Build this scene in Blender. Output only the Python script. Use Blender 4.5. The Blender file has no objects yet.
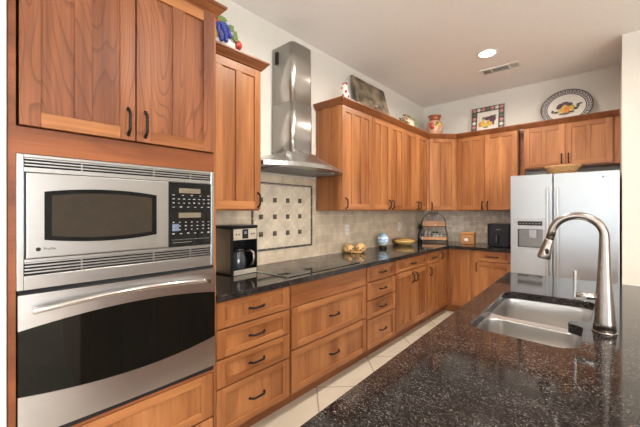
import bpy, bmesh, math, random
from mathutils import Vector, Matrix
random.seed(7)
S = bpy.context.scene
COL = S.collection
PI = math.pi

# ------------------------------------------------------------------ camera
cam_d = bpy.data.cameras.new('camera'); cam = bpy.data.objects.new('camera', cam_d); COL.objects.link(cam)
cam_d.sensor_width = 36; cam_d.lens = 36 * 324 / 640
cam_d.shift_y = -2.8 / 640
cam_d.clip_start = 0.02
YAW = math.atan2(288, 324)
cam.location = (0, 0, 1.38); cam.rotation_euler = (PI / 2, 0, YAW)
S.camera = cam

# ------------------------------------------------------------------ world, lights, exposure
W = bpy.data.worlds.new('world'); S.world = W; W.use_nodes = True
bg = W.node_tree.nodes['Background']; bg.inputs[0].default_value = (0.75, 0.87, 1.0, 1); bg.inputs[1].default_value = 2.5
S.view_settings.view_transform = 'Standard'; S.view_settings.look = 'None'
S.view_settings.gamma = 1; S.view_settings.use_curve_mapping = False
S.view_settings.exposure = 0.46

def area(name, loc, rot, sx, sy, power, color, spread=180):
    l = bpy.data.lights.new(name, 'AREA'); l.shape = 'RECTANGLE'; l.size = sx; l.size_y = sy
    l.energy = power; l.color = color; l.spread = math.radians(spread)
    o = bpy.data.objects.new(name, l); COL.objects.link(o); o.location = loc; o.rotation_euler = rot
    return o
def downlight(loc, power, color=(1.0, 0.90, 0.79), r=0.085):
    l = bpy.data.lights.new('downlight_and_fill_lamp', 'AREA'); l.shape = 'DISK'; l.size = r * 2
    l.energy = power; l.color = color; l.spread = math.radians(165)
    o = bpy.data.objects.new('downlight_and_fill_lamp', l); COL.objects.link(o); o.location = loc
    return o
# daylight through the windows behind and to the right of the camera
DAY = (0.97, 0.98, 1.0)
WIN_REAR = [(-1.35, -0.15), (0.35, 1.55), (2.05, 3.25)]
for a, b in WIN_REAR:
    area('window_daylight', ((a + b) / 2, -3.97, 1.55), (PI / 2 + 0.12, 0, PI), b - a - 0.1, 1.8, 175, DAY)
WIN_RIGHT = [(-3.4, -2.0), (-1.7, -0.3)]
for a, b in WIN_RIGHT:
    area('window_daylight', (4.97, (a + b) / 2, 1.55), (PI / 2 + 0.35, 0, PI / 2), b - a - 0.1, 1.8, 95, DAY)
# first lamp lights the fixture in view; the rest are added unseen fill lamps
for x, y, p in [(-0.96, 3.70, 26), (-0.96, 1.90, 22), (0.6, 1.3, 22), (2.6, 0.8, 16), (1.6, -1.2, 18), (-0.6, -2.2, 12)]:
    downlight((x, y, 3.035), p)

# ------------------------------------------------------------------ materials
def new_mat(name):
    m = bpy.data.materials.new(name); m.use_nodes = True
    nt = m.node_tree; b = nt.nodes['Principled BSDF']
    return m, nt, b
def N(nt, t, **kw):
    n = nt.nodes.new(t)
    for k, v in kw.items():
        if k.startswith('i_'): n.inputs[k[2:].replace('_', ' ')].default_value = v
        else: setattr(n, k, v)
    return n
def ramp(nt, stops, interp='LINEAR'):
    r = nt.nodes.new('ShaderNodeValToRGB'); cr = r.color_ramp; cr.interpolation = interp
    while len(cr.elements) < len(stops): cr.elements.new(0.5)
    for e, (p, c) in zip(cr.elements, stops):
        e.position = p; e.color = (*c, 1) if len(c) == 3 else c
    return r
def plain(name, col, rough=0.5, metal=0.0, spec=0.5, emit=None, es=0, trans=0, coat=0, var=0.06, nscale=30):
    m, nt, b = new_mat(name)
    b.inputs['Roughness'].default_value = rough; b.inputs['Metallic'].default_value = metal
    b.inputs['Specular IOR Level'].default_value = spec
    b.inputs['Transmission Weight'].default_value = trans; b.inputs['Coat Weight'].default_value = coat
    if emit:
        b.inputs['Base Color'].default_value = (*col, 1)
        b.inputs['Emission Color'].default_value = (*emit, 1); b.inputs['Emission Strength'].default_value = es
    else:
        tc = N(nt, 'ShaderNodeTexCoord'); no = N(nt, 'ShaderNodeTexNoise'); no.inputs['Scale'].default_value = nscale
        nt.links.new(tc.outputs['Object'], no.inputs['Vector'])
        r = ramp(nt, [(0.3, tuple(max(0, c * (1 - var)) for c in col)), (0.7, tuple(min(1, c * (1 + var)) for c in col))])
        nt.links.new(no.outputs['Fac'], r.inputs[0]); nt.links.new(r.outputs[0], b.inputs['Base Color'])
    return m
def wood(name, axis, light=(0.43, 0.178, 0.062), dark=(0.215, 0.070, 0.021), line=0.2, rings=9.0, lowsc=1.0, rough=0.36):
    m, nt, b = new_mat(name); L = nt.links.new
    tc = N(nt, 'ShaderNodeTexCoord'); oi = N(nt, 'ShaderNodeObjectInfo')
    off = N(nt, 'ShaderNodeVectorMath', operation='SCALE'); off.inputs[0].default_value = (13.1, 7.7, 5.3)
    L(oi.outputs['Random'], off.inputs['Scale'])
    add = N(nt, 'ShaderNodeVectorMath', operation='ADD'); L(tc.outputs['Object'], add.inputs[0]); L(off.outputs[0], add.inputs[1])
    def noise(across, along, detail, rough_=0.5, dist=0.0):
        mp = N(nt, 'ShaderNodeMapping'); sc = [across] * 3; sc['xyz'.index(axis)] = along
        mp.inputs['Scale'].default_value = sc; L(add.outputs[0], mp.inputs['Vector'])
        n = N(nt, 'ShaderNodeTexNoise'); n.inputs['Scale'].default_value = 1; n.inputs['Detail'].default_value = detail
        n.inputs['Roughness'].default_value = rough_; n.inputs['Distortion'].default_value = dist
        L(mp.outputs[0], n.inputs['Vector']); return n.outputs['Fac']
    fine = noise(70, 2.2, 4, 0.6); broad = noise(7, 0.7, 2); low = noise(3.6 * lowsc, 0.75 * lowsc, 1, 0.3, 0.25)
    mix = N(nt, 'ShaderNodeMath', operation='MULTIPLY_ADD'); L(broad, mix.inputs[0]); mix.inputs[1].default_value = 0.75
    sc = N(nt, 'ShaderNodeMath', operation='MULTIPLY'); L(fine, sc.inputs[0]); sc.inputs[1].default_value = 0.3; L(sc.outputs[0], mix.inputs[2])
    r = ramp(nt, [(0.38, dark), (0.66, light)]); L(mix.outputs[0], r.inputs[0])
    k = N(nt, 'ShaderNodeMath', operation='MULTIPLY'); L(low, k.inputs[0]); k.inputs[1].default_value = rings
    fr = N(nt, 'ShaderNodeMath', operation='FRACT'); L(k.outputs[0], fr.inputs[0])
    rr = ramp(nt, [(0.0, (0, 0, 0)), (0.72, (0.05, 0.05, 0.05)), (0.95, (1, 1, 1)), (1.0, (0, 0, 0))]); L(fr.outputs[0], rr.inputs[0])
    lk = N(nt, 'ShaderNodeMath', operation='MULTIPLY'); L(rr.outputs[0], lk.inputs[0]); lk.inputs[1].default_value = line
    mc = N(nt, 'ShaderNodeMixRGB'); L(lk.outputs[0], mc.inputs[0]); L(r.outputs[0], mc.inputs[1])
    mc.inputs[2].default_value = (dark[0] * 0.55, dark[1] * 0.5, dark[2] * 0.5, 1)
    L(mc.outputs[0], b.inputs['Base Color'])
    b.inputs['Roughness'].default_value = rough; b.inputs['Specular IOR Level'].default_value = 0.38
    bp = N(nt, 'ShaderNodeBump'); bp.inputs['Strength'].default_value = 0.05; bp.inputs['Distance'].default_value = 0.002
    L(fine, bp.inputs['Height']); L(bp.outputs[0], b.inputs['Normal'])
    return m
WV = wood('cherry_vertical', 'z'); WY = wood('cherry_along_y', 'y'); WX = wood('cherry_along_x', 'x')
WF = wood('cherry_figured', 'z', light=(0.32, 0.115, 0.046), dark=(0.14, 0.042, 0.017), line=0.55, rings=24, lowsc=1.6)
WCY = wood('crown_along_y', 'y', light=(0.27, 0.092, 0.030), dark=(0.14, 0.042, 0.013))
WTF = wood('tower_frame_wood', 'y', light=(0.30, 0.095, 0.032), dark=(0.15, 0.042, 0.014), line=0.2)
WT = wood('tray_wood', 'x', light=(0.62, 0.31, 0.13), dark=(0.45, 0.19, 0.07))

def steel(name, axis='y', col=(0.52, 0.52, 0.525), rough=0.30, bump=0.02):
    m, nt, b = new_mat(name); L = nt.links.new
    tc = N(nt, 'ShaderNodeTexCoord'); mp = N(nt, 'ShaderNodeMapping'); sc = [160] * 3; sc['xyz'.index(axis)] = 1.5
    mp.inputs['Scale'].default_value = sc; L(tc.outputs['Object'], mp.inputs['Vector'])
    n = N(nt, 'ShaderNodeTexNoise'); n.inputs['Scale'].default_value = 1; n.inputs['Detail'].default_value = 3; L(mp.outputs[0], n.inputs['Vector'])
    r = ramp(nt, [(0.3, tuple(c * 0.985 for c in col)), (0.7, tuple(min(1, c * 1.01) for c in col))]); L(n.outputs['Fac'], r.inputs[0]); L(r.outputs[0], b.inputs['Base Color'])
    rr = N(nt, 'ShaderNodeMapRange'); rr.inputs['To Min'].default_value = rough * 0.96; rr.inputs['To Max'].default_value = rough * 1.04
    L(n.outputs['Fac'], rr.inputs['Value']); L(rr.outputs[0], b.inputs['Roughness'])
    b.inputs['Metallic'].default_value = 1
    bp = N(nt, 'ShaderNodeBump'); bp.inputs['Strength'].default_value = bump; bp.inputs['Distance'].default_value = 0.0006
    L(n.outputs['Fac'], bp.inputs['Height']); L(bp.outputs[0], b.inputs['Normal'])
    return m
ST_Y = steel('brushed_steel_along_y', 'y'); ST_X = steel('brushed_steel_along_x', 'x', (0.44, 0.46, 0.48), 0.36)
ST_Z = steel('brushed_steel_vertical', 'z', (0.52, 0.50, 0.475), 0.33)
ST_S = steel('sink_steel', 'x', (0.60, 0.58, 0.56), 0.30)
NICKEL = plain('brushed_nickel', (0.30, 0.265, 0.24), 0.27, 1.0)
CHROME = plain('bright_metal', (0.60, 0.59, 0.58), 0.16, 1.0)
STRIM = plain('satin_steel_trim', (0.46, 0.46, 0.45), 0.3, 1.0)
BLACKM = plain('black_iron', (0.012, 0.010, 0.010), 0.38, 0.6)
BLACKP = plain('black_plastic', (0.008, 0.008, 0.009), 0.32, spec=0.3)
FRYER = plain('charcoal_plastic', (0.012, 0.014, 0.017), 0.38, spec=0.3)
BGLASS = plain('black_glass', (0.008, 0.008, 0.008), 0.05, spec=0.35)
OVGLASS = plain('oven_window_glass', (0.004, 0.005, 0.004), 0.03, spec=0.3)
MWGLASS = plain('microwave_window', (0.035, 0.027, 0.02), 0.10, spec=0.35)
BGLASS2 = plain('black_bezel', (0.006, 0.006, 0.006), 0.25, spec=0.2)
DARK = plain('dark_void', (0.006, 0.005, 0.005), 0.8)
GREYP = plain('grey_plastic', (0.20, 0.20, 0.20), 0.5)
DISP = plain('display_glass', (0.17, 0.14, 0.10), 0.2)
MARK = plain('pale_marking', (0.30, 0.30, 0.29), 0.5)
WHITEP = plain('white_plastic', (0.78, 0.76, 0.71), 0.4)
FRSIDE = plain('fridge_side_grey', (0.10, 0.10, 0.105), 0.5)
CERW = plain('white_ceramic', (0.78, 0.74, 0.68), 0.2, coat=0.3)
CREAM = plain('cream_ceramic', (0.70, 0.60, 0.44), 0.25, coat=0.3)
def C(name, c, rough=0.35, var=0.15, ns=60): return plain(name, c, rough, coat=0.2, var=var, nscale=ns)
BLUE = C('grape_blue', (0.035, 0.05, 0.30)); RED = C('glaze_red', (0.45, 0.05, 0.03)); YEL = C('glaze_yellow', (0.72, 0.48, 0.10))
GRN = C('glaze_green', (0.14, 0.22, 0.05)); ORG = C('glaze_orange', (0.75, 0.28, 0.06)); PNK = C('glaze_pink', (0.62, 0.25, 0.22))
PURP = C('glaze_plum', (0.12, 0.05, 0.08)); DGRN = C('dark_green_glaze', (0.085, 0.085, 0.075)); BRN = C('glaze_brown', (0.22, 0.09, 0.04))
COPPER = plain('copper_glaze', (0.42, 0.13, 0.06), 0.28, 0.35)
PLAQ = plain('aged_bronze_relief', (0.20, 0.155, 0.10), 0.5, var=0.7, nscale=9)
BOWLY = C('ochre_glaze', (0.66, 0.42, 0.13)); BAKED = plain('golden_glaze', (0.62, 0.36, 0.14), 0.35, var=0.4, nscale=70)
WICK = plain('wicker', (0.48, 0.27, 0.11), 0.6, var=0.3, nscale=80)
BAMBOO = wood('bamboo', 'x', light=(0.58, 0.30, 0.12), dark=(0.42, 0.19, 0.07), line=0.15)

def wall_mat(name, col):
    m, nt, b = new_mat(name); L = nt.links.new
    tc = N(nt, 'ShaderNodeTexCoord'); n = N(nt, 'ShaderNodeTexNoise'); n.inputs['Scale'].default_value = 90; n.inputs['Detail'].default_value = 3
    L(tc.outputs['Object'], n.inputs['Vector'])
    r = ramp(nt, [(0.3, tuple(c * 0.97 for c in col)), (0.7, tuple(c * 1.02 for c in col))]); L(n.outputs['Fac'], r.inputs[0]); L(r.outputs[0], b.inputs['Base Color'])
    b.inputs['Roughness'].default_value = 0.75
    bp = N(nt, 'ShaderNodeBump'); bp.inputs['Strength'].default_value = 0.25; bp.inputs['Distance'].default_value = 0.003
    L(n.outputs['Fac'], bp.inputs['Height']); L(bp.outputs[0], b.inputs['Normal'])
    return m
WALL = wall_mat('painted_wall', (0.71, 0.675, 0.605)); CEIL = wall_mat('painted_ceiling', (0.90, 0.88, 0.86))

def tile_mat(name, bw, bh, offset, uaxis, vaxis, c1, c2, mortar, msize, rot=0.0, origin=(0, 0), rough=0.45, bump=0.3, mottle=0.25, mscale=9):
    m, nt, b = new_mat(name); L = nt.links.new
    tc = N(nt, 'ShaderNodeTexCoord'); sx = N(nt, 'ShaderNodeSeparateXYZ'); L(tc.outputs['Object'], sx.inputs[0])
    cb = N(nt, 'ShaderNodeCombineXYZ'); L(sx.outputs[uaxis], cb.inputs[0]); L(sx.outputs[vaxis], cb.inputs[1])
    o = N(nt, 'ShaderNodeVectorMath', operation='SUBTRACT'); L(cb.outputs[0], o.inputs[0]); o.inputs[1].default_value = (origin[0], origin[1], 0)
    mp = N(nt, 'ShaderNodeMapping'); mp.inputs['Rotation'].default_value = (0, 0, rot); L(o.outputs[0], mp.inputs['Vector'])
    br = N(nt, 'ShaderNodeTexBrick'); br.offset = offset; br.offset_frequency = 2; br.squash = 1
    br.inputs['Scale'].default_value = 1; br.inputs['Brick Width'].default_value = bw; br.inputs['Row Height'].default_value = bh
    br.inputs['Mortar Size'].default_value = msize; br.inputs['Mortar Smooth'].default_value = 0.2; br.inputs['Bias'].default_value = 0
    br.inputs['Color1'].default_value = (*c1, 1); br.inputs['Color2'].default_value = (*c2, 1); br.inputs['Mortar'].default_value = (*mortar, 1)
    L(mp.outputs[0], br.inputs['Vector'])
    n = N(nt, 'ShaderNodeTexNoise'); n.inputs['Scale'].default_value = mscale; n.inputs['Detail'].default_value = 5; L(tc.outputs['Object'], n.inputs['Vector'])
    r = ramp(nt, [(0.3, (1 - mottle,) * 3), (0.7, (1.0, 1.0, 1.0))]); L(n.outputs['Fac'], r.inputs[0])
    mx = N(nt, 'ShaderNodeMixRGB', blend_type='MULTIPLY'); mx.inputs[0].default_value = 1; L(br.outputs['Color'], mx.inputs[1]); L(r.outputs[0], mx.inputs[2])
    L(mx.outputs[0], b.inputs['Base Color']); b.inputs['Roughness'].default_value = rough
    inv = N(nt, 'ShaderNodeMath', operation='SUBTRACT'); inv.inputs[0].default_value = 1; L(br.outputs['Fac'], inv.inputs[1])
    bp = N(nt, 'ShaderNodeBump'); bp.inputs['Strength'].default_value = bump; bp.inputs['Distance'].default_value = 0.003
    L(inv.outputs[0], bp.inputs['Height']); L(bp.outputs[0], b.inputs['Normal'])
    return m
TR1, TR2, TRM = (0.78, 0.64, 0.47), (0.64, 0.51, 0.36), (0.80, 0.70, 0.57)
SPL_L = tile_mat('travertine_left', 0.152, 0.10, 0.5, 1, 2, TR1, TR2, TRM, 0.003, origin=(0, 0.914))
SPL_B = tile_mat('travertine_back', 0.152, 0.076, 0.5, 0, 2, (0.92, 0.80, 0.65), (0.66, 0.54, 0.42), (0.90, 0.82, 0.70), 0.0035, origin=(0, 0.914), mottle=0.35, mscale=16)
DIAG = tile_mat('travertine_diagonal', 0.1075, 0.1075, 0.0, 1, 2, (0.78, 0.67, 0.51), (0.72, 0.60, 0.45), (0.86, 0.78, 0.66), 0.003, rot=PI / 4, origin=(1.738 - 0.0760, 1.177))
FLOOR = tile_mat('floor_tile', 0.50, 0.50, 0.0, 0, 1, (0.62, 0.55, 0.45), (0.57, 0.50, 0.40), (0.34, 0.27, 0.20), 0.006, rot=PI / 4, origin=(-1.70, 2.58), rough=0.35, mottle=0.12, mscale=4)

def granite(name, base=(0.005, 0.0045, 0.0045), brown=(0.018, 0.014, 0.0125), fleck=(0.36, 0.33, 0.31), amt=0.42):
    m, nt, b = new_mat(name); L = nt.links.new
    tc = N(nt, 'ShaderNodeTexCoord')
    mp = N(nt, 'ShaderNodeMapping'); mp.inputs['Rotation'].default_value = (0, 0, 0.7); mp.inputs['Scale'].default_value = (1, 1.5, 1); L(tc.outputs['Object'], mp.inputs['Vector'])
    nw = N(nt, 'ShaderNodeTexNoise'); nw.inputs['Scale'].default_value = 70; nw.inputs['Detail'].default_value = 3; L(mp.outputs[0], nw.inputs['Vector'])
    wsc = N(nt, 'ShaderNodeVectorMath', operation='SCALE'); L(nw.outputs['Color'], wsc.inputs[0]); wsc.inputs['Scale'].default_value = 0.005
    wp = N(nt, 'ShaderNodeVectorMath', operation='ADD'); L(mp.outputs[0], wp.inputs[0]); L(wsc.outputs[0], wp.inputs[1])
    vo = N(nt, 'ShaderNodeTexVoronoi'); vo.inputs['Scale'].default_value = 290; L(wp.outputs[0], vo.inputs['Vector'])
    sc_ = N(nt, 'ShaderNodeSeparateXYZ'); L(vo.outputs['Color'], sc_.inputs[0])
    n3 = N(nt, 'ShaderNodeTexNoise'); n3.inputs['Scale'].default_value = 9; n3.inputs['Detail'].default_value = 4; L(mp.outputs[0], n3.inputs['Vector'])
    sh_ = N(nt, 'ShaderNodeMath', operation='MULTIPLY_ADD'); L(n3.outputs['Fac'], sh_.inputs[0]); sh_.inputs[1].default_value = 0.35; L(sc_.outputs[0], sh_.inputs[2])
    mid = tuple((p + q) * 0.5 for p, q in zip(brown, fleck))
    hv = N(nt, 'ShaderNodeMath', operation='MULTIPLY'); L(sh_.outputs[0], hv.inputs[0]); hv.inputs[1].default_value = 0.6
    mx = ramp(nt, [(0.20, base), (0.45, brown), (0.56, tuple(c * 1.6 for c in brown)), (0.655, tuple(amt * c * 0.35 for c in fleck)), (0.71, tuple(amt * c for c in fleck))]); L(hv.outputs[0], mx.inputs[0])
    L(mx.outputs[0], b.inputs['Base Color']); b.inputs['Roughness'].default_value = 0.07; b.inputs['Specular IOR Level'].default_value = 0.32
    return m
GRAN = granite('dark_granite')
GRAN_W = granite('dark_granite_wall_run', brown=(0.018, 0.015, 0.014), amt=0.35)

# ------------------------------------------------------------------ mesh builder
IDM = Matrix.Identity(4)
class Frame:
    """local axes: u along the front, d outward from the front, z up"""
    def __init__(s, o, u, n):
        u = Vector(u).normalized(); n = Vector(n).normalized()
        s.M = Matrix(((u.x, n.x, 0, o[0]), (u.y, n.y, 0, o[1]), (u.z, n.z, 1, o[2]), (0, 0, 0, 1)))
    def p(s, u, d, z): return s.M @ Vector((u, d, z))
class MB:
    def __init__(s, M=None):
        s.bm = bmesh.new(); s.M = M.M if isinstance(M, Frame) else (M or IDM); s.smooth = False
    def add(s, verts, faces, mi=0, smooth=False, M=None):
        M = s.M @ M if M is not None else s.M
        vs = [s.bm.verts.new(M @ Vector(v)) for v in verts]
        out = []
        for f in faces:
            try: fc = s.bm.faces.new([vs[i] for i in f])
            except ValueError: continue
            fc.material_index = mi; fc.smooth = smooth; out.append(fc)
        return vs, out
    def box(s, x0, x1, y0, y1, z0, z1, mi=0, bev=0.0, seg=2, M=None):
        v = [(x0, y0, z0), (x1, y0, z0), (x1, y1, z0), (x0, y1, z0), (x0, y0, z1), (x1, y0, z1), (x1, y1, z1), (x0, y1, z1)]
        f = [(0, 3, 2, 1), (4, 5, 6, 7), (0, 1, 5, 4), (1, 2, 6, 5), (2, 3, 7, 6), (3, 0, 4, 7)]
        vs, fs = s.add(v, f, mi, M=M)
        if bev > 0:
            es = list({e for fc in fs for e in fc.edges})
            r = bmesh.ops.bevel(s.bm, geom=es, offset=bev, segments=seg, affect='EDGES', profile=0.5)
            for fc in r['faces']: fc.material_index = mi
        return s
    def prism(s, poly, a0, a1, axis='z', mi=0, smooth=False, bev=0.0):
        def mk(p, a): return {'z': (p[0], p[1], a), 'y': (p[0], a, p[1]), 'x': (a, p[0], p[1])}[axis]
        n = len(poly); v = [mk(p, a0) for p in poly] + [mk(p, a1) for p in poly]
        vs, fs = s.add(v, [tuple(range(n)), tuple(range(n, 2 * n))] + [(i, (i + 1) % n, n + (i + 1) % n, n + i) for i in range(n)], mi)
        for f in fs[2:]: f.smooth = smooth
        if bev > 0:
            es = list(set(fs[0].edges) | set(fs[1].edges))
            bmesh.ops.bevel(s.bm, geom=es, offset=bev, segments=2, affect='EDGES', profile=0.5)
        return s
    def lathe(s, prof, c=(0, 0, 0), n=28, mi=0, sx=1, sy=1, M=None, a0=0, a1=2 * PI, mis=None):
        full = abs(a1 - a0 - 2 * PI) < 1e-6; k = n if full else n + 1
        v = []; 
        for r, z in prof:
            for i in range(k):
                a = a0 + (a1 - a0) * i / n
                v.append((c[0] + r * math.cos(a) * sx, c[1] + r * math.sin(a) * sy, c[2] + z))
        base = []
        for j in range(len(prof) - 1):
            for i in range(n if full else n):
                i2 = (i + 1) % k
                base.append((j * k + i, j * k + i2, (j + 1) * k + i2, (j + 1) * k + i))
        vs, fs = s.add(v, base, mi, True, M=M)
        if mis:
            for q, f in enumerate(fs): f.material_index = mis[q // n]
        if full:
            for j in (0, len(prof) - 1):
                if prof[j][0] > 1e-5:
                    try:
                        f = s.bm.faces.new([vs[j * k + i] for i in range(k)]); f.material_index = mis[0 if j == 0 else -1] if mis else mi
                    except ValueError: pass
        bmesh.ops.remove_doubles(s.bm, verts=[v for v in vs if v.is_valid], dist=1e-6)
        return s
    def ell(s, c, r, mi=0, n=12, M=None):
        m = max(6, n // 2 + 2)
        prof = [(math.sin(PI * j / m), -math.cos(PI * j / m)) for j in range(m + 1)]
        T = Matrix.Translation(c) @ Matrix.Diagonal((r[0], r[1], r[2], 1))
        prof[0] = (0, -1); prof[-1] = (0, 1)
        return s.lathe(prof, n=n, mi=mi, M=(M @ T if M is not None else T))
    def tube(s, pts, r, n=10, mi=0, closed=False, cap=True):
        pts = [Vector(p) for p in pts]; R = r if isinstance(r, (list, tuple)) else [r] * len(pts)
        rings = []; up = None; N_ = len(pts)
        for i, p in enumerate(pts):
            if closed: t = (pts[(i + 1) % N_] - pts[i - 1]).normalized()
            else: t = (pts[min(i + 1, N_ - 1)] - pts[max(i - 1, 0)]).normalized()
            if up is None:
                up = Vector((0, 0, 1)) if abs(t.z) < 0.9 else Vector((1, 0, 0))
            a = t.cross(up)
            if a.length < 1e-5: a = t.cross(Vector((0, 1, 0)))
            a.normalize(); bb = a.cross(t).normalized(); up = bb
            rings.append([p + R[i] * (math.cos(2 * PI * k / n) * a + math.sin(2 * PI * k / n) * bb) for k in range(n)])
        v = [q for ring in rings for q in ring]; f = []
        m = N_ if closed else N_ - 1
        for j in range(m):
            j2 = (j + 1) % N_
            for k in range(n): f.append((j * n + k, j * n + (k + 1) % n, j2 * n + (k + 1) % n, j2 * n + k))
        if not closed and cap: f += [tuple(range(n)), tuple((N_ - 1) * n + k for k in range(n))]
        vs, fs = s.add(v, f, mi, True)
        if not closed and cap: fs[-1].smooth = False; fs[-2].smooth = False
        return s
    def build(s, name, mats, parent=None, origin=None, smooth=None):
        bmesh.ops.recalc_face_normals(s.bm, faces=s.bm.faces)
        if parent is not None: off = Vector(parent_world(parent))
        elif origin is not None: off = Vector(origin)
        else:
            xs = [v.co.x for v in s.bm.verts]; ys = [v.co.y for v in s.bm.verts]; zs = [v.co.z for v in s.bm.verts]
            off = Vector(((min(xs) + max(xs)) / 2, (min(ys) + max(ys)) / 2, min(zs)))
        for v in s.bm.verts: v.co -= off
        me = bpy.data.meshes.new(name); s.bm.to_mesh(me); s.bm.free()
        for m in (mats if isinstance(mats, (list, tuple)) else [mats]): me.materials.append(m)
        o = bpy.data.objects.new(name, me); COL.objects.link(o)
        if parent is not None: o.parent = parent
        else: o.location = off
        return o
def parent_world(o):
    p = Vector((0, 0, 0))
    while o is not None: p = p + Vector(o.location); o = o.parent
    return p
def tag(o, label=None, cat=None, group=None, kind=None):
    if label: o['label'] = label
    if cat: o['category'] = cat
    if group: o['group'] = group
    if kind: o['kind'] = kind
    return o
def thing(name, loc, label, cat, group=None):
    o = bpy.data.objects.new(name, None); COL.objects.link(o); o.location = loc; o.empty_display_size = 0.05
    return tag(o, label, cat, group)
def struct(name, mb, mat): return tag(mb.build(name, mat, origin=(0, 0, 0)), kind='structure')
def copy_tree(o, parent=None):
    c = o.copy(); COL.objects.link(c)
    if parent: c.parent = parent
    for ch in list(o.children): copy_tree(ch, c)
    return c
def text_mesh(txt, size, M, mat, name, parent, depth=0.0006):
    cu = bpy.data.curves.new(name, 'FONT'); cu.body = txt; cu.size = size; cu.extrude = depth; cu.align_x = 'CENTER'; cu.align_y = 'CENTER'
    t = bpy.data.objects.new('tmp_text', cu); COL.objects.link(t)
    dg = bpy.context.evaluated_depsgraph_get(); dg.update()
    me = bpy.data.meshes.new_from_object(t.evaluated_get(dg)); bpy.data.objects.remove(t); bpy.data.curves.remove(cu)
    me.transform(Matrix.Translation(-parent_world(parent)) @ M)
    me.materials.clear(); me.materials.append(mat)
    o = bpy.data.objects.new(name, me); COL.objects.link(o); o.parent = parent; return o

# ------------------------------------------------------------------ room shell
XL, YB, ZC = -2.24, 5.05, 3.05
struct('floor', MB().box(XL - 0.12, 5.1, -4.1, YB + 0.12, -0.1, 0), FLOOR)
struct('ceiling', MB().box(XL - 0.12, 5.1, -4.1, YB + 0.12, ZC, ZC + 0.1), CEIL)
struct('wall_left', MB().box(XL - 0.12, XL, 0.12, YB + 0.12, 0, ZC), WALL)
struct('wall_back', MB().box(XL, 0.10, YB, YB + 0.12, 0, ZC), WALL)
struct('wall_front_left', MB().box(XL - 0.12, -1.598, -4.0, 0.12, 0, ZC), WALL)     # the wall end beside the ovens
struct('wall_alcove', MB().box(0.10, 5.1, 4.20, YB + 0.12, 0, ZC, bev=0), WALL)
def pierced(axis, a0, a1, t0, t1, wins, zb, zt):
    mb = MB(); cur = a0
    def bx(p, q, z0, z1):
        if axis == 'x': mb.box(p, q, t0, t1, z0, z1)
        else: mb.box(t0, t1, p, q, z0, z1)
    for w0, w1 in wins:
        bx(cur, w0, 0, ZC); bx(w0, w1, 0, zb); bx(w0, w1, zt, ZC); cur = w1
    bx(cur, a1, 0, ZC); return mb
struct('wall_rear', pierced('x', -1.598, 5.1, -4.1, -4.0, WIN_REAR, 0.55, 2.55), WALL)
struct('wall_right', pierced('y', -4.0, 4.20, 5.0, 5.1, WIN_RIGHT, 0.55, 2.55), WALL)
wi = 1
for a, b in WIN_REAR:
    f = MB()
    for p, q, z0, z1 in ((a, a + .05, .55, 2.55), (b - .05, b, .55, 2.55), (a + .05, b - .05, .55, .60), (a + .05, b - .05, 2.50, 2.55), (a + .05, b - .05, 1.53, 1.57)):
        f.box(p, q, -4.08, -4.03, z0, z1)
    struct('window_%d' % wi, f, WHITEP); wi += 1
for a, b in WIN_RIGHT:
    f = MB()
    for p, q, z0, z1 in ((a, a + .05, .55, 2.55), (b - .05, b, .55, 2.55), (a + .05, b - .05, .55, .60), (a + .05, b - .05, 2.50, 2.55), (a + .05, b - .05, 1.53, 1.57)):
        f.box(5.03, 5.08, p, q, z0, z1)
    struct('window_%d' % wi, f, WHITEP); wi += 1

# ------------------------------------------------------------------ cabinets
FLB = Frame((-1.62, 0, 0), (0, 1, 0), (1, 0, 0))       # base fronts on the left wall
FLU = Frame((-1.89, 0, 0), (0, 1, 0), (1, 0, 0))       # wall cabinets on the left wall
FBB = Frame((0, 4.43, 0), (1, 0, 0), (0, -1, 0))
FBU = Frame((0, 4.70, 0), (1, 0, 0), (0, -1, 0))
dA, dB = Vector((-1.89, 4.405, 0)), Vector((-1.60, 4.70, 0)); du = (dB - dA).normalized()
FDG = Frame(dA, du, (du.y, -du.x, 0)); DGW = (dB - dA).length
FTW = Frame((-1.61, 0, 0), (0, 1, 0), (1, 0, 0))       # oven tower

def shaker(F, u0, u1, z0, z1, n, hmat, parent, kind, stile=0.058, rail=0.055, mull=0.05, vmat=None, t=0.02, rail_top=None, vpanels=True):
    mb = MB(F); g = 0.0015; u0 += g; u1 -= g; z0 += g; z1 -= g; b = 0.0015
    rt = rail if rail_top is None else rail_top
    mb.box(u0, u0 + stile, -t, 0, z0, z1, 0, b, 1); mb.box(u1 - stile, u1, -t, 0, z0, z1, 0, b, 1)
    mb.box(u0 + stile, u1 - stile, -t, -0.0004, z0, z0 + rail, 1, b, 1); mb.box(u0 + stile, u1 - stile, -t, -0.0004, z1 - rt, z1, 1, b, 1)
    w = (u1 - u0 - 2 * stile - (n - 1) * mull) / n
    for k in range(n):
        a = u0 + stile + k * (w + mull)
        if k: mb.box(a - mull, a, -t, -0.0004, z0 + rail, z1 - rt, 0, b, 1)
        mb.box(a - 0.004, a + w + 0.004, -t + 0.002, -0.0105, z0 + rail - 0.004, z1 - rt + 0.004, 0 if vpanels else 1)
    return mb.build(kind, [vmat or WV, hmat], parent)
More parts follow.
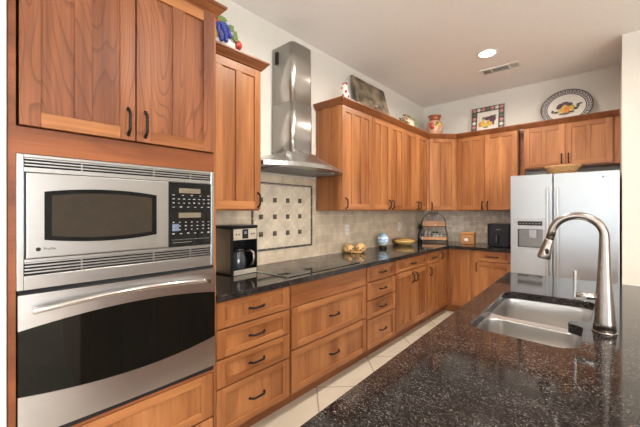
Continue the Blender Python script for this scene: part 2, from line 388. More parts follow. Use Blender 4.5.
def pull(F, u, z, parent, vertical=True, L=0.10):
    mb = MB(F); pts = []; R = []
    for k in range(13):
        s_ = k / 12; a = (s_ - 0.5) * L; d = 0.004 + 0.024 * min(1, math.sin(PI * s_) * 2.2)
        pts.append((u, d, z + a) if vertical else (u + a, d, z)); R.append(0.0056 + 0.0014 * (k % 2))
    mb.tube(pts, R, 8)
    for s_ in (-1, 1):
        if vertical: mb.ell((u, 0.0045, z + s_ * L / 2), (0.008, 0.005, 0.010), n=10)
        else: mb.ell((u + s_ * L / 2, 0.0045, z), (0.010, 0.005, 0.008), n=10)
    return mb.build('handle', BLACKM, parent)
def drawer(F, u0, u1, z0, z1, hmat, parent, hl=0.11, rail=0.036, handle=True, stile=0.058, hoff=0):
    o = shaker(F, u0, u1, z0, z1, 1, hmat, parent, 'drawer', rail=rail, stile=stile)
    if handle: pull(F, (u0 + u1) / 2 + hoff, (z0 + z1) / 2, o, False, hl)
    return o
def door(F, u0, u1, z0, z1, n, hmat, parent, hu=None, hz=None, hl=0.10, **kw):
    o = shaker(F, u0, u1, z0, z1, n, hmat, parent, 'door', **kw)
    if hu is not None: pull(F, hu, hz, o, True, hl)
    return o
BG, UG = 'base cabinets along the two walls', 'wall cabinets with crown tops'
def base_unit(F, u0, u1, label, hmat, axis, depth=0.61, gapm=0.001):
    c = F.p((u0 + u1) / 2, -depth / 2, 0)
    t = thing('base_cabinet', c, label, 'cabinet', BG)
    mb = MB(F); mb.box(u0 + gapm, u1 - gapm, -depth, -0.0215, 0.10, 0.8745, 0)
    mb.build('body', hmat if False else WV, t)
    MB(F).box(u0 + gapm, u1 - gapm, -depth + 0.02, -0.09, 0, 0.099, 0).build('toe_kick', hmat, t)
    return t
# drawer bank beside the ovens
t = base_unit(FLB, 0.952, 1.52, 'four-drawer base cabinet right beside the stainless wall oven', WY, 'y')
for z0, z1 in ((0.715, 0.868), (0.548, 0.708), (0.383, 0.541), (0.118, 0.376)): drawer(FLB, 0.958, 1.512, z0, z1, WY, t)
# cooktop cabinet
t = base_unit(FLB, 1.52, 2.456, 'wide base cabinet under the cooktop with plain top panel and two deep drawers', WY, 'y')
MB(FLB).box(1.53, 2.447, -0.02, -0.004, 0.716, 0.868, bev=0.001, seg=1).build('false_front', WY, t)
drawer(FLB, 1.53, 2.447, 0.420, 0.709, WY, t, rail=0.045); drawer(FLB, 1.53, 2.447, 0.118, 0.413, WY, t, rail=0.045)
t = base_unit(FLB, 2.456, 2.988, 'narrow base cabinet with four stacked drawers right of the cooktop cabinet', WY, 'y')
for z0, z1 in ((0.728, 0.868), (0.562, 0.722), (0.392, 0.555), (0.118, 0.385)): drawer(FLB, 2.466, 2.981, z0, z1, WY, t)
t = base_unit(FLB, 2.988, 3.768, 'double-door base cabinet with one wide drawer, below the yellow bowl', WY, 'y')
drawer(FLB, 2.996, 3.760, 0.735, 0.868, WY, t)
door(FLB, 2.996, 3.400, 0.118, 0.728, 2, WY, t, 3.362, 0.64); door(FLB, 3.400, 3.760, 0.118, 0.728, 2, WY, t, 3.442, 0.64)
t = base_unit(FLB, 3.768, 4.135, 'slim base cabinet with one drawer over one door, next to the inside corner', WY, 'y')
drawer(FLB, 3.776, 4.130, 0.735, 0.868, WY, t, hl=0.09); door(FLB, 3.776, 4.130, 0.118, 0.728, 2, WY, t, 3.835, 0.645, mull=0.04)
# corner base
t = thing('base_cabinet', (-1.93, 4.70, 0), 'corner base cabinet with two tall leaves meeting at the inside corner', 'cabinet', BG)
MB().prism([(-2.23, 4.137), (-1.6415, 4.137), (-1.6415, 4.4515), (-1.325, 4.4515), (-1.325, 5.04), (-2.23, 5.04)], 0.10, 0.8745).build('body', WV, t)
MB().prism([(-2.21, 4.137), (-1.71, 4.137), (-1.71, 4.52), (-1.325, 4.52), (-1.325, 5.02), (-2.21, 5.02)], 0, 0.099).build('toe_kick', WY, t)
door(FLB, 4.14, 4.408, 0.118, 0.868, 1, WY, t, 4.185, 0.80, 0.09, stile=0.05)
door(FBB, -1.597, -1.33, 0.118, 0.868, 1, WX, t, stile=0.05)
t = base_unit(FBB, -1.323, -0.845, 'base cabinet with one drawer over one door, left of the fridge', WX, 'x')
drawer(FBB, -1.290, -0.853, 0.740, 0.868, WX, t); door(FBB, -1.290, -0.853, 0.118, 0.733, 1, WX, t, -1.255, 0.66)

# wall cabinets
UZ0, UZ1, DZ0, DZ1 = 1.38, 2.415, 1.390, 2.395
def upper_unit(F, u0, u1, z0, z1, label, depth=0.33, gapm=0.001, sz=None):
    c = F.p((u0 + u1) / 2, -depth / 2, z0); t = thing('wall_cabinet', c, label, 'cabinet', UG)
    MB(F).box(u0 + gapm, u1 - gapm, -depth, -0.0215, z0, z1).build('body', WV, t)
    return t
t = upper_unit(FLU, 0.952, 1.482, UZ0, UZ1, 'single-door wall cabinet between the oven tower and the range hood')
door(FLU, 0.955, 1.478, DZ0, DZ1, 3, WY, t, 1.451, 1.457, stile=0.052, mull=0.05)
t = upper_unit(FLU, 2.445, 2.972, UZ0, UZ1, 'three-panel wall cabinet directly right of the range hood')
door(FLU, 2.448, 2.969, DZ0, DZ1, 3, WY, t, 2.499, 1.450, stile=0.056, mull=0.055)
t = upper_unit(FLU, 2.972, 3.702, UZ0, UZ1, 'double-door wall cabinet above the blue striped egg on the left wall')
door(FLU, 2.974, 3.365, DZ0, DZ1, 2, WY, t, 3.329, 1.452); door(FLU, 3.365, 3.70, DZ0, DZ1, 2, WY, t, 3.402, 1.452, mull=0.04)
t = upper_unit(FLU, 3.702, 4.402, UZ0, UZ1, 'double-door wall cabinet on the left wall, last one before the corner')
door(FLU, 3.704, 4.090, DZ0, DZ1, 2, WY, t, 4.052, 1.447); door(FLU, 4.090, 4.380, DZ0, DZ1, 2, WY, t, 4.130, 1.447, stile=0.045, mull=0.035)
t = thing('wall_cabinet', (-1.93, 4.75, UZ0), 'diagonal corner wall cabinet with a single door above the spice rack', 'cabinet', UG)
MB().prism([(-2.23, 4.404), (-1.9115, 4.404), (-1.603, 4.7215), (-1.603, 5.04), (-2.23, 5.04)], UZ0, UZ1).build('body', WV, t)
door(FDG, 0.022, DGW - 0.022, DZ0, DZ1, 2, WX, t, 0.055, 1.447, stile=0.05, mull=0.045)
t = upper_unit(FBU, -1.602, -0.848, UZ0, UZ1, 'double-door wall cabinet on the back wall, left of the fridge')
door(FBU, -1.590, -1.230, DZ0, DZ1, 2, WX, t, -1.262, 1.450); door(FBU, -1.230, -0.853, DZ0, DZ1, 2, WX, t, -1.196, 1.450)
t = upper_unit(FBU, -0.788, 0.098, 1.893, UZ1, 'short two-door wall cabinet mounted high above the fridge')
door(FBU, -0.783, -0.373, 1.905, DZ1, 2, WX, t, -0.405, 1.99, 0.10, mull=0.045); door(FBU, -0.373, 0.040, 1.905, DZ1, 2, WX, t, -0.340, 1.99, 0.10, mull=0.045)

MB(FBU).box(-0.8475, -0.7895, -0.16, -0.14, 1.80, UZ1).build('shadow_gap_panel', WCY, t)  # dark recessed panel added as the shadow in the gap beside the fridge cabinet
def offset_path(path, d):
    out = []
    for i, p in enumerate(path):
        dirs = []
        if i > 0: dirs.append((Vector(path[i]) - Vector(path[i - 1])).normalized())
        if i < len(path) - 1: dirs.append((Vector(path[i + 1]) - Vector(path[i])).normalized())
        ns = [Vector((q.y, -q.x)) for q in dirs]
        if len(ns) == 1: m = ns[0]
        else:
            m = (ns[0] + ns[1]).normalized(); m = m / max(0.3, m.dot(ns[0]))
        out.append((p[0] + m.x * d, p[1] + m.y * d))
    return out
def crown(path, z0, label, prof=None):
    prof = prof or [(-0.002, 0.0), (0.004, 0.0), (0.009, 0.010), (0.012, 0.012), (0.018, 0.018), (0.027, 0.030), (0.033, 0.040), (0.040, 0.044), (0.042, 0.048), (0.042, 0.058), (-0.002, 0.058)]
    mb = MB(); rings = [offset_path(path, d) for d, z in prof]; n = len(path); k = len(prof)
    v = []; f = []
    for j in range(k):
        for i in range(n): v.append((rings[j][i][0], rings[j][i][1], z0 + prof[j][1]))
    for j in range(k):
        j2 = (j + 1) % k
        for i in range(n - 1): f.append((j * n + i, j * n + i + 1, j2 * n + i + 1, j2 * n + i))
    f += [tuple(j * n for j in range(k)), tuple(j * n + n - 1 for j in range(k))]
    mb.add(v, f); return tag(mb.build('crown_moulding', WCY), label, 'moulding', 'crown mouldings on the cabinets')
crown([(-2.225, 2.443), (-1.888, 2.443), (-1.888, 4.404), (-1.602, 4.698), (0.092, 4.698)], 2.397, 'long crown moulding turning the corner above the wall cabinets up to the fridge')
crown([(-1.888, 0.962), (-1.888, 1.484), (-2.225, 1.484)], 2.397, 'short crown moulding above the cabinet left of the hood')

# ------------------------------------------------------------------ oven tower
TY0, TY1, TTOP = 0.124, 0.950, 2.46
t = thing('oven_cabinet', (-1.93, 0.54, 0), 'tall cherry cabinet that houses the microwave and the wall oven', 'cabinet')
mb = MB(FTW)
mb.box(TY0, TY0 + 0.018, -0.62, -0.022, 0.1, TTOP); mb.box(TY1 - 0.013, TY1, -0.62, -0.0005, 0.1, TTOP)
mb.box(TY0 + 0.018, TY1 - 0.013, -0.62, -0.60, 0.1, TTOP)
for a, b in ((0.1, 0.12), (0.50, 0.515), (1.595, 1.61), (TTOP - 0.02, TTOP)): mb.box(TY0 + 0.018, TY1 - 0.013, -0.60, -0.022, a, b)
mb.build('body', WV, t)
mb = MB(FTW)
mb.box(TY0, 0.1455, -0.0215, -0.0006, 0.1, TTOP, 0); mb.box(0.9355, TY1 - 0.0135, -0.0215, -0.0006, 0.1, TTOP, 0)
mb.box(0.1455, 0.9355, -0.0215, -0.0006, 1.592, 1.690, 1); mb.box(0.1455, 0.9355, -0.0215, -0.0006, 2.43, TTOP, 1); mb.box(0.1455, 0.9355, -0.0215, -0.0006, 0.503, 0.516, 1)
mb.build('face_frame', [WTF, WTF], t)
MB(FTW).box(TY0, TY1, -0.60, -0.05, 0, 0.099).build('toe_kick', WY, t)
F2 = Frame((-1.592, 0, 0), (0, 1, 0), (1, 0, 0))
door(F2, 0.152, 0.5405, 1.693, 2.438, 2, WY, t, 0.509, 1.775, 0.11, vmat=WF, stile=0.060, mull=0.058)
door(F2, 0.5435, 0.932, 1.693, 2.438, 2, WY, t, 0.580, 1.775, 0.11, vmat=WF, stile=0.060, mull=0.058)
drawer(FTW, 0.15, 0.934, 0.262, 0.500, WY, t, handle=False, stile=0.068, rail=0.045)
drawer(FTW, 0.15, 0.934, 0.118, 0.255, WY, t, handle=False, stile=0.068)
crown([(-1.608, 0.126), (-1.608, 0.953), (-1.84, 0.953)], 2.442, 'heavy crown moulding on top of the oven tower')

# ------------------------------------------------------------------ microwave
t = thing('microwave', (-1.80, 0.537, 1.10), 'stainless built-in microwave with black keypad above the wall oven', 'microwave')
def X(o): return Frame((o, 0, 0), (0, 1, 0), (1, 0, 0))
G = X(-1.60)
MB(G).box(0.160, 0.918, -0.50, -0.021, 1.11, 1.575).build('housing', GREYP, t)
mb = MB(G)
mb.box(0.146, 0.166, -0.0205, 0.006, 1.088, 1.588, bev=0.002); mb.box(0.911, 0.930, -0.0205, 0.006, 1.088, 1.588, bev=0.002)
mb.box(0.166, 0.911, -0.0205, 0.006, 1.577, 1.588, bev=0.001, seg=1); mb.box(0.166, 0.911, -0.0205, 0.006, 1.088, 1.140, bev=0.002)
mb.box(0.166, 0.911, -0.0205, 0.004, 1.524, 1.540); mb.box(0.166, 0.911, -0.0205, 0.004, 1.190, 1.200)
mb.build('trim_kit', ST_Y, t)
for (a, b, n) in ((1.541, 1.576, 3), (1.141, 1.189, 4)):
    m2 = MB(G); m2.box(0.167, 0.910, -0.020, -0.012, a, b, 1)
    h = (b - a) / n
    for k in range(n): m2.box(0.168, 0.909, -0.011, 0.003, a + k * h + h * 0.55, a + (k + 1) * h - 0.0005, 0)
    for q in (0.34, 0.62, 0.80): m2.box(q, q + 0.004, -0.011, 0.0, a, b, 0)
    m2.build('vent_grille', [ST_Y, DARK], t)
dr = MB(G); dr.box(0.172, 0.684, -0.02, 0.012, 1.204, 1.520, bev=0.003).build('gap_seal', DARK, t) if False else None
def bowed(u0, u1, z0, z1, bz, n=16, bulge_u=0.006):
    p = [(u0 + (u1 - u0) * i / n, z1 + bz * (1 - (2 * i / n - 1) ** 2)) for i in range(n + 1)]
    q = [(u1 - (u1 - u0) * i / n, z0 - bz * (1 - (2 * i / n - 1) ** 2)) for i in range(n + 1)]
    return p + q
d = MB(G).box(0.172, 0.684, -0.018, 0.014, 1.204, 1.520, bev=0.003).build('door', ST_Y, t)
MB(G).prism(bowed(0.222, 0.628, 1.270, 1.452, 0.016), 0.0142, 0.0165, 'y', bev=0.0008).build('window_bezel', BGLASS2, d)
MB(G).prism(bowed(0.244, 0.606, 1.284, 1.438, 0.013), 0.0166, 0.0172, 'y').build('window', MWGLASS, d)
m2 = MB(G); m2.prism([(0.205 + 0.0075 * math.cos(a * PI / 10), 1.236 + 0.0075 * math.sin(a * PI / 10)) for a in range(20)], 0.0141, 0.0152, 'y'); m2.build('emblem', BLACKP, d)
RX = Matrix(((0, 0, 1, 0), (1, 0, 0, 0), (0, 1, 0, 0), (0, 0, 0, 1)))    # text facing +X
text_mesh('Profile', 0.014, Matrix.Translation((-1.5852, 0.238, 1.236)) @ RX, BLACKP, 'script_mark', d)
k = MB(G).box(0.688, 0.909, -0.018, 0.013, 1.203, 1.520, bev=0.002).build('control_panel', BGLASS, t)
MB(G).box(0.735, 0.848, 0.0131, 0.0136, 1.468, 1.492).build('display', DISP, k)
MB(G).box(0.733, 0.850, 0.0131, 0.0136, 1.345, 1.370).build('display', DISP, k)
for zz, n_, s_ in ((1.455, 5, .011), (1.436, 8, .012), (1.416, 8, .009), (1.396, 6, .012), (1.320, 7, .008), (1.302, 7, .010), (1.284, 7, .008), (1.264, 6, .012)):
    for i in range(n_):
        u = 0.708 + i * (0.185 / (n_ - 1)) - s_ / 2
        MB(G).box(u, u + s_, 0.0131, 0.0135, zz, zz + random.uniform(.003, .006)).build('key_marking', MARK, k)
MB(G).box(0.705, 0.80, 0.0131, 0.0135, 1.222, 1.2235).build('caption_line', MARK, k); MB(G).box(0.70, 0.898, 0.0131, 0.0135, 1.236, 1.237).build('divider_line', MARK, k)
m2 = MB(G).box(0.702, 0.734, 0.0131, 0.0134, 1.28, 1.315).build('blue_keypad_zone', plain('keypad_blue', (0.12, 0.16, 0.24), 0.3), k)

# ------------------------------------------------------------------ wall oven
t = thing('wall_oven', (-1.80, 0.54, 0.517), 'stainless wall oven with curved black glass door under the microwave', 'oven')
MB(G).box(0.160, 0.918, -0.50, -0.021, 0.535, 1.075).build('housing', GREYP, t)
MB(G).box(0.152, 0.931, -0.0205, -0.006, 0.5175, 1.086).build('gasket', DARK, t)
d = thing('tmp', (0, 0, 0), None, None); bpy.data.objects.remove(d)
def arc(u0, u1, ze, zm, n=24): return [(u0 + (u1 - u0) * i / n, ze + (zm - ze) * (1 - (2 * i / n - 1) ** 2)) for i in range(n + 1)]
O0, O1 = 0.149, 0.933
up_ = arc(O0, O1, 0.942, 0.976); lo_ = arc(O0, O1, 0.704, 0.670)
def bowplate(curve_a, curve_b, d0, bulge):
    """closed solid between two curves (same count), front face bowed outward"""
    n = len(curve_a); v = []; f = []
    for i in range(n):
        s_ = 2 * i / (n - 1) - 1; dd = d0 + bulge * (1 - s_ * s_)
        ua, za = curve_a[i]; ub, zb = curve_b[i]
        v += [(ua, dd, za), (ub, dd, zb), (ua, -0.005, za), (ub, -0.005, zb)]
    for i in range(n - 1):
        a = 4 * i; b = 4 * i + 4
        f += [(a, b, b + 1, a + 1), (a + 2, a + 3, b + 3, b + 2), (a, a + 2, b + 2, b), (a + 1, b + 1, b + 3, a + 3)]
    f += [(0, 1, 3, 2), (4 * n - 4, 4 * n - 2, 4 * n - 1, 4 * n - 3)]
    return v, f
flat = lambda z: [(O0 + (O1 - O0) * i / 24, z) for i in range(25)]
dm = MB(G)
v, f = bowplate(flat(1.072), up_, 0.012, 0.010); dm.add(v, f, 0, True)
v, f = bowplate(lo_, flat(0.548), 0.012, 0.010); dm.add(v, f, 0, True)
d = dm.build('door', ST_Y, t)
for p in d.data.polygons: p.use_smooth = False
gm = MB(G); v, f = bowplate([(u, z + 0.001) for u, z in up_], [(u, z - 0.001) for u, z in lo_], 0.009, 0.010); gm.add(v, f)
gm.build('window', OVGLASS, d)
pts = []
for i in range(17):
    s_ = i / 16; pts.append((0.185 + 0.695 * s_, 0.048 + 0.016 * (1 - (2 * s_ - 1) ** 2), 1.015 + 0.022 * (1 - (2 * s_ - 1) ** 2) ))
h = MB(G); h.tube(pts, 0.0115, 12)
h.tube([(0.20, 0.012, 1.017), (0.20, 0.050, 1.017)], 0.009, 10); h.tube([(0.865, 0.012, 1.017), (0.865, 0.050, 1.017)], 0.009, 10)
h.build('handle', CHROME, d)

# ------------------------------------------------------------------ countertop on the wall run, backsplash
ct = MB().prism([(-2.234, 0.953), (-1.594, 0.953), (-1.594, 4.402), (-0.838, 4.402), (-0.838, 5.044), (-2.234, 5.044)], 0.876, 0.914, bev=0.004)
tag(ct.build('countertop', GRAN_W), 'dark polished granite countertop running along both walls', 'countertop')
b1 = thing('backsplash', (-2.234, 2.5, 0.914), 'travertine backsplash with framed diagonal tile panel behind the cooktop', 'backsplash')
MB().prism([(0.954, 0.9145), (5.038, 0.9145), (5.038, 1.378), (2.442, 1.378), (2.442, 1.699), (1.486, 1.699), (1.486, 1.378), (0.954, 1.378)], -2.239, -2.228, 'x').build('tile_field', SPL_L, b1)
PY0, PY1, PZ0, PZ1 = 1.640, 2.380, 1.032, 1.628
MB().box(-2.2278, -2.2245, PY0 + 0.018, PY1 - 0.018, PZ0 + 0.018, PZ1 - 0.018).build('diagonal_tile_panel', DIAG, b1)
bm_ = MB(); BORD = tile_mat('pewter_border', 0.10, 0.10, 0.0, 1, 2, (0.07, 0.055, 0.045), (0.10, 0.08, 0.065), (0.35, 0.30, 0.25), 0.004, rough=0.35)
for a in ((PY0, PY1, PZ0, PZ0 + 0.018), (PY0, PY1, PZ1 - 0.018, PZ1), (PY0, PY0 + 0.018, PZ0 + 0.018, PZ1 - 0.018), (PY1 - 0.018, PY1, PZ0 + 0.018, PZ1 - 0.018)):
    bm_.box(-2.2278, -2.216, *a, bev=0.003)
bm_.build('border', BORD, b1)
PEWTER = plain('pewter', (0.13, 0.10, 0.08), 0.35, 0.5, var=0.3)
for r_, z in enumerate((1.177, 1.326, 1.474)):
    for c_, y in enumerate((1.738, 1.893, 2.048, 2.206)):
        q = MB(); q.box(-2.2244, -2.2185, y - 0.021, y + 0.021, z - 0.021, z + 0.021, bev=0.002); q.box(-2.2186, -2.215, y - 0.011, y + 0.011, z - 0.011, z + 0.011, bev=0.002)
        q.build('inset_tile', PEWTER, b1)
tag(MB().box(-2.226, -0.85, 5.039, 5.049, 0.9145, 1.378).build('backsplash', SPL_B), 'travertine subway tile backsplash on the back wall behind the spice rack', 'backsplash')
def outlet(y, z, label, cat='outlet', gang=1):
    t = thing('wall_outlet', (-2.226, y, z - 0.057), label, cat, 'outlet plates on the backsplash')
    MB().box(-2.2275, -2.222, y - 0.036, y + 0.036, z - 0.057, z + 0.057, bev=0.002).build('cover_plate', WHITEP, t)
    for s_ in (-1, 1): MB().box(-2.2219, -2.2195, y - 0.016, y + 0.016, z + s_ * 0.022 - 0.014, z + s_ * 0.022 + 0.014, bev=0.002).build('socket', CERW, t)
outlet(2.968, 1.160, 'white outlet plate on the backsplash behind the golden double-lobed dish'); outlet(4.20, 1.155, 'white outlet plate on the backsplash behind the yellow bowl')

# ------------------------------------------------------------------ cooktop
t = thing('cooktop', (-1.90, 1.965, 0.9145), 'flat black glass cooktop with steel side trims under the hood', 'cooktop')
MB().box(-2.15, -1.655, 1.532, 2.398, 0.9146, 0.9190, bev=0.001).build('glass_top', BGLASS, t)
for a, b in ((1.520, 1.5315), (2.3985, 2.410)): MB().box(-2.155, -1.650, a, b, 0.9146, 0.9205, bev=0.0015).build('side_trim', STRIM, t)
BR = plain('burner_ring', (0.05, 0.05, 0.052), 0.15)
for x, y, r in ((-1.79, 1.72, .09), (-2.02, 1.74, .075), (-1.79, 2.2, .075), (-2.02, 2.19, .10), (-1.9, 1.965, .06)):
    m2 = MB(); m2.lathe([(r, 0), (r, 0.0002), (r - 0.004, 0.0002), (r - 0.004, 0), (r, 0)], (x, y, 0.9191), 32); m2.build('burner_ring', BR, t)

# ------------------------------------------------------------------ range hood
t = thing('range_hood', (-2.0, 1.965, 1.70), 'stainless chimney range hood with a bowed canopy above the cooktop', 'range hood')
HY0, HY1 = 1.490, 2.436; HN = 24
def hx(y): s_ = (2 * (y - HY0) / (HY1 - HY0) - 1); return -1.872 + 0.152 * (1 - abs(s_) ** 2.2)
ys = [HY0 + (HY1 - HY0) * i / HN for i in range(HN + 1)]
mb = MB(); v = []; f = []
for y in ys: v += [(hx(y), y, 1.720), (hx(y), y, 1.752), (-2.20, y, 1.720), (hx(y) - 0.012, y, 1.720)]
n = HN + 1
CY0, CY1, CXF, CZ = 1.865, 2.125, -1.965, 1.878
def top_pt(i, s_):    # s_ 0 at lip, 1 at the chimney collar
    y = ys[i]; yc = min(max(y, CY0 - 0.01), CY1 + 0.01)
    ty = CY0 - 0.01 + (CY1 - CY0 + 0.02) * i / HN
    x = hx(y) * (1 - s_) + (CXF + 0.01) * s_; yy = y * (1 - s_) + ty * s_
    z = 1.752 + (CZ - 1.752) * (s_ ** 1.25)
    return (x, yy, z)
mb2 = MB(); K = 8; v = []; f = []
for j in range(K + 1):
    for i in range(n): v.append(top_pt(i, j / K))
for j in range(K):
    for i in range(HN): f.append((j * n + i, j * n + i + 1, (j + 1) * n + i + 1, (j + 1) * n + i))
# side skirts down to the wall line
nb = len(v)
v += [(-2.226, HY0, 1.752), (-2.226, CY0 - 0.01, CZ), (-2.226, HY1, 1.752), (-2.226, CY1 + 0.01, CZ), (-2.226, HY0, 1.720), (-2.226, HY1, 1.720)]
lb = len(v)
for y in ys: v.append((hx(y), y, 1.720))
f += [tuple([nb] + [j * n for j in range(K + 1)] + [nb + 1]), tuple([nb + 2] + [j * n + HN for j in range(K + 1)] + [nb + 3])]
f += [(nb + 1,) + tuple(K * n + i for i in range(n)) + (nb + 3,)]
for i in range(HN): f.append((i, i + 1, lb + i + 1, lb + i))
f += [(nb, 0, lb, nb + 4), (nb + 2, HN, lb + HN, nb + 5), (nb, nb + 1, nb + 3, nb + 2, nb + 5, nb + 4)]
f += [tuple([nb + 4] + [lb + i for i in range(n)] + [nb + 5])]
mb2.add(v, f, 0, False)
mb2.build('canopy', ST_Y, t)
MB().box(-2.17, -1.90, 1.60, 2.33, 1.710, 1.7195, bev=0.003).build('filter_panel', GREYP, t)
for q in (1.66, 2.27): MB().lathe([(0, 0), (0.022, 0), (0.024, 0.002), (0.024, 0.004)], (-1.87, q, 1.7155), 16).build('hood_lamp', plain('lamp_lens', (0.6, 0.58, 0.5), 0.3), t)
def rrect(x0, x1, y0, y1, r, n=6):
    out = []
    for cx_, cy_, a in ((x1 - r, y1 - r, 0), (x0 + r, y1 - r, 90), (x0 + r, y0 + r, 180), (x1 - r, y0 + r, 270)):
        for k in range(n + 1):
            an = math.radians(a + 90 * k / n); out.append((cx_ + r * math.cos(an), cy_ + r * math.sin(an)))
    return out
def chim(x0, x1, y0, y1, r):   # rounded on the front only
    out = [(x0, y0)]
    for cy_, a in ((y0 + r, -90), (y1 - r, 0)):
        for k in range(9):
            an = math.radians(a + 90 * k / 8); out.append((x1 - r + r * math.cos(an), cy_ + r * math.sin(an)))
    return out + [(x0, y1)]
MB().prism(chim(-2.226, -1.965, 1.865, 2.125, 0.045), 1.872, 2.30, smooth=True).build('lower_chimney', ST_Z, t)
c2 = MB().prism(chim(-2.226, -1.969, 1.869, 2.121, 0.043), 2.301, 2.805, smooth=True).build('upper_chimney', ST_Z, t)
MB().box(-2.19, -2.15, 1.8665, 1.8688, 2.66, 2.77).build('exhaust_slot', DARK, c2)

# ------------------------------------------------------------------ fridge
t = thing('refrigerator', (-0.37, 4.6, 0.0), 'stainless side-by-side refrigerator with ice and water dispenser', 'refrigerator')
MB().box(-0.824, 0.080, 4.268, 5.02, 0.03, 1.766, bev=0.004).build('cabinet', FRSIDE, t)
FF = Frame((0, 4.20, 0), (1, 0, 0), (0, -1, 0))
mb = MB(FF)
L0, L1, R0, R1, Z0, Z1 = -0.828, -0.441, -0.433, 0.084, 0.09, 1.772
DX0, DX1, DZa, DZb = -0.760, -0.526, 0.975, 1.178
mb.box(L0, DX0, -0.062, 0, Z0, Z1); mb.box(DX1, L1, -0.062, 0, Z0, Z1)
mb.box(DX0, DX1, -0.062, 0, DZb, Z1); mb.box(DX0, DX1, -0.062, 0, Z0, DZa)
bmesh.ops.remove_doubles(mb.bm, verts=mb.bm.verts, dist=1e-5)
ld = mb.build('door', ST_X, t)
rd = MB(FF).box(R0, R1, -0.062, 0, Z0, Z1, bev=0.006, seg=3).build('door', ST_X, t)
c_ = MB(FF); 
c_.box(DX0 + .001, DX1 - .001, -0.060, -0.052, DZa + .001, DZb - .001); c_.build('dispenser_recess', plain('recess_steel', (0.20, 0.195, 0.19), 0.3, 0.9), ld)
m2 = MB(FF); m2.box(-0.799, -0.502, 0.0005, 0.004, 1.180, 1.298, bev=0.001, seg=1); m2.box(-0.799, -0.762, 0.0005, 0.004, 0.950, 1.1795); m2.box(-0.524, -0.502, 0.0005, 0.004, 0.950, 1.1795); m2.box(-0.762, -0.524, 0.0005, 0.004, 0.950, 0.973)
m2.build('dispenser_frame', plain('dispenser_bezel', (0.40, 0.40, 0.41), 0.35, 0.7), ld)
wl = MB(FF)
wl.box(DX0 + .0005, DX0 + .003, -0.0515, 0.0, DZa + .001, DZb - .001); wl.box(DX1 - .003, DX1 - .0005, -0.0515, 0.0, DZa + .001, DZb - .001); wl.box(DX0 + .003, DX1 - .003, -0.0515, 0.0, DZb - .004, DZb - .001); wl.box(DX0 + .003, DX1 - .003, -0.0515, 0.0, DZa + .001, DZa + .004)
wl.build('recess_shade_lining', plain('lining_shade', (0.05, 0.05, 0.05), 0.4), ld)  # plates coloured dark to paint in the shading of the recess
cp = MB(FF).box(-0.757, -0.529, 0.0041, 0.006, 1.218, 1.264, bev=0.001, seg=1).build('dispenser_controls', BGLASS, ld)
m2 = MB(FF)
for i in range(7): m2.box(-0.742 + i * 0.030, -0.742 + i * 0.030 + 0.014, 0.0061, 0.0064, 1.237, 1.243)
m2.build('control_icons', MARK, cp)
MB(FF).box(-0.655, -0.585, -0.030, -0.012, 1.078, 1.176, bev=0.004).build('dispenser_lever', plain('lever_grey', (0.30, 0.30, 0.30), 0.3, 0.6), ld)
for u, dd in ((-0.480, ld), (-0.394, rd)):
    h = MB(FF); h.box(u - 0.012, u + 0.012, 0.032, 0.052, 0.55, 1.62, bev=0.006, seg=3)
    for z in (0.59, 1.58): h.box(u - 0.009, u + 0.009, 0.0005, 0.033, z - 0.018, z + 0.018)
    h.build('handle', STRIM, dd)
RB = Matrix(((1, 0, 0, 0), (0, 0, -1, 0), (0, 1, 0, 0), (0, 0, 0, 1)))    # text facing -Y
m2 = MB(FF); m2.prism([(-0.036 + 0.008 * math.cos(a * PI / 8), 1.713 + 0.008 * math.sin(a * PI / 8)) for a in range(16)], 0.0003, 0.001, 'y'); m2.build('emblem', plain('emblem_red', (0.10, 0.03, 0.04), 0.4), rd)
text_mesh('LG', 0.026, Matrix.Translation((-0.006, 4.1988, 1.713)) @ RB, GREYP, 'brand_mark', rd, 0.0003)
MB(FF).box(-0.80, 0.06, -0.05, -0.02, 0.005, 0.085).build('kick_grille', BLACKP, t)
# painted shadow gap beside the cabinet above the fridge
# woven tray on top of the fridge
wb = MB()
for k in range(8):
    a = 0.088 + k * 0.007; b_ = 0.065 + k * 0.006; z = 1.780 + k * 0.0115
    pts = [(-0.372 + a * 1.15 * math.cos(q * PI / 16), 4.40 + b_ * math.sin(q * PI / 16), z + 0.003 * math.sin(q * 2.0 + k * PI)) for q in range(32)]
    wb.tube(pts, 0.0078, 8, closed=True)
wb.lathe([(0, 0.0), (0.09, 0.0), (0.09, 0.004), (0, 0.004)], (-0.372, 4.40, 1.7725), 28, sx=1.1, sy=0.8)
tag(wb.build('woven_basket', WICK), 'shallow tan woven basket lying on top of the fridge', 'basket')

# ------------------------------------------------------------------ island with sink
ISL = [(-0.497, 0.40), (0.66, 0.40), (0.66, 2.812), (-0.568, 2.800)]
def roundpoly(poly, r, n=6):
    out = []; m = len(poly); rr = r if isinstance(r, list) else [r] * m
    for i in range(m):
        p = Vector(poly[i]); a = (Vector(poly[i - 1]) - p).normalized(); b_ = (Vector(poly[(i + 1) % m]) - p).normalized()
        ang = a.angle(b_); R = rr[i]
        if R <= 0: out.append(tuple(p)); continue
        t_ = R / math.tan(ang / 2); c = p + (a + b_).normalized() * (R / math.sin(ang / 2))
        s0 = p + a * t_ - c; s1 = p + b_ * t_ - c
        for k in range(n + 1):
            v_ = s0.lerp(s1, k / n); v_.normalize(); out.append(tuple(c + v_ * R))
    return out
outer = roundpoly(ISL, [0.10, 0.03, 0.02, 0.02])
CUT = [(-0.425, 1.375), (-0.075, 1.365), (-0.075, 1.66), (-0.125, 1.69), (-0.125, 1.735), (-0.058, 1.76), (-0.050, 2.165), (-0.440, 2.135)]
inner = roundpoly(CUT, [0.07, 0.07, 0.025, 0.02, 0.02, 0.04, 0.05, 0.06])
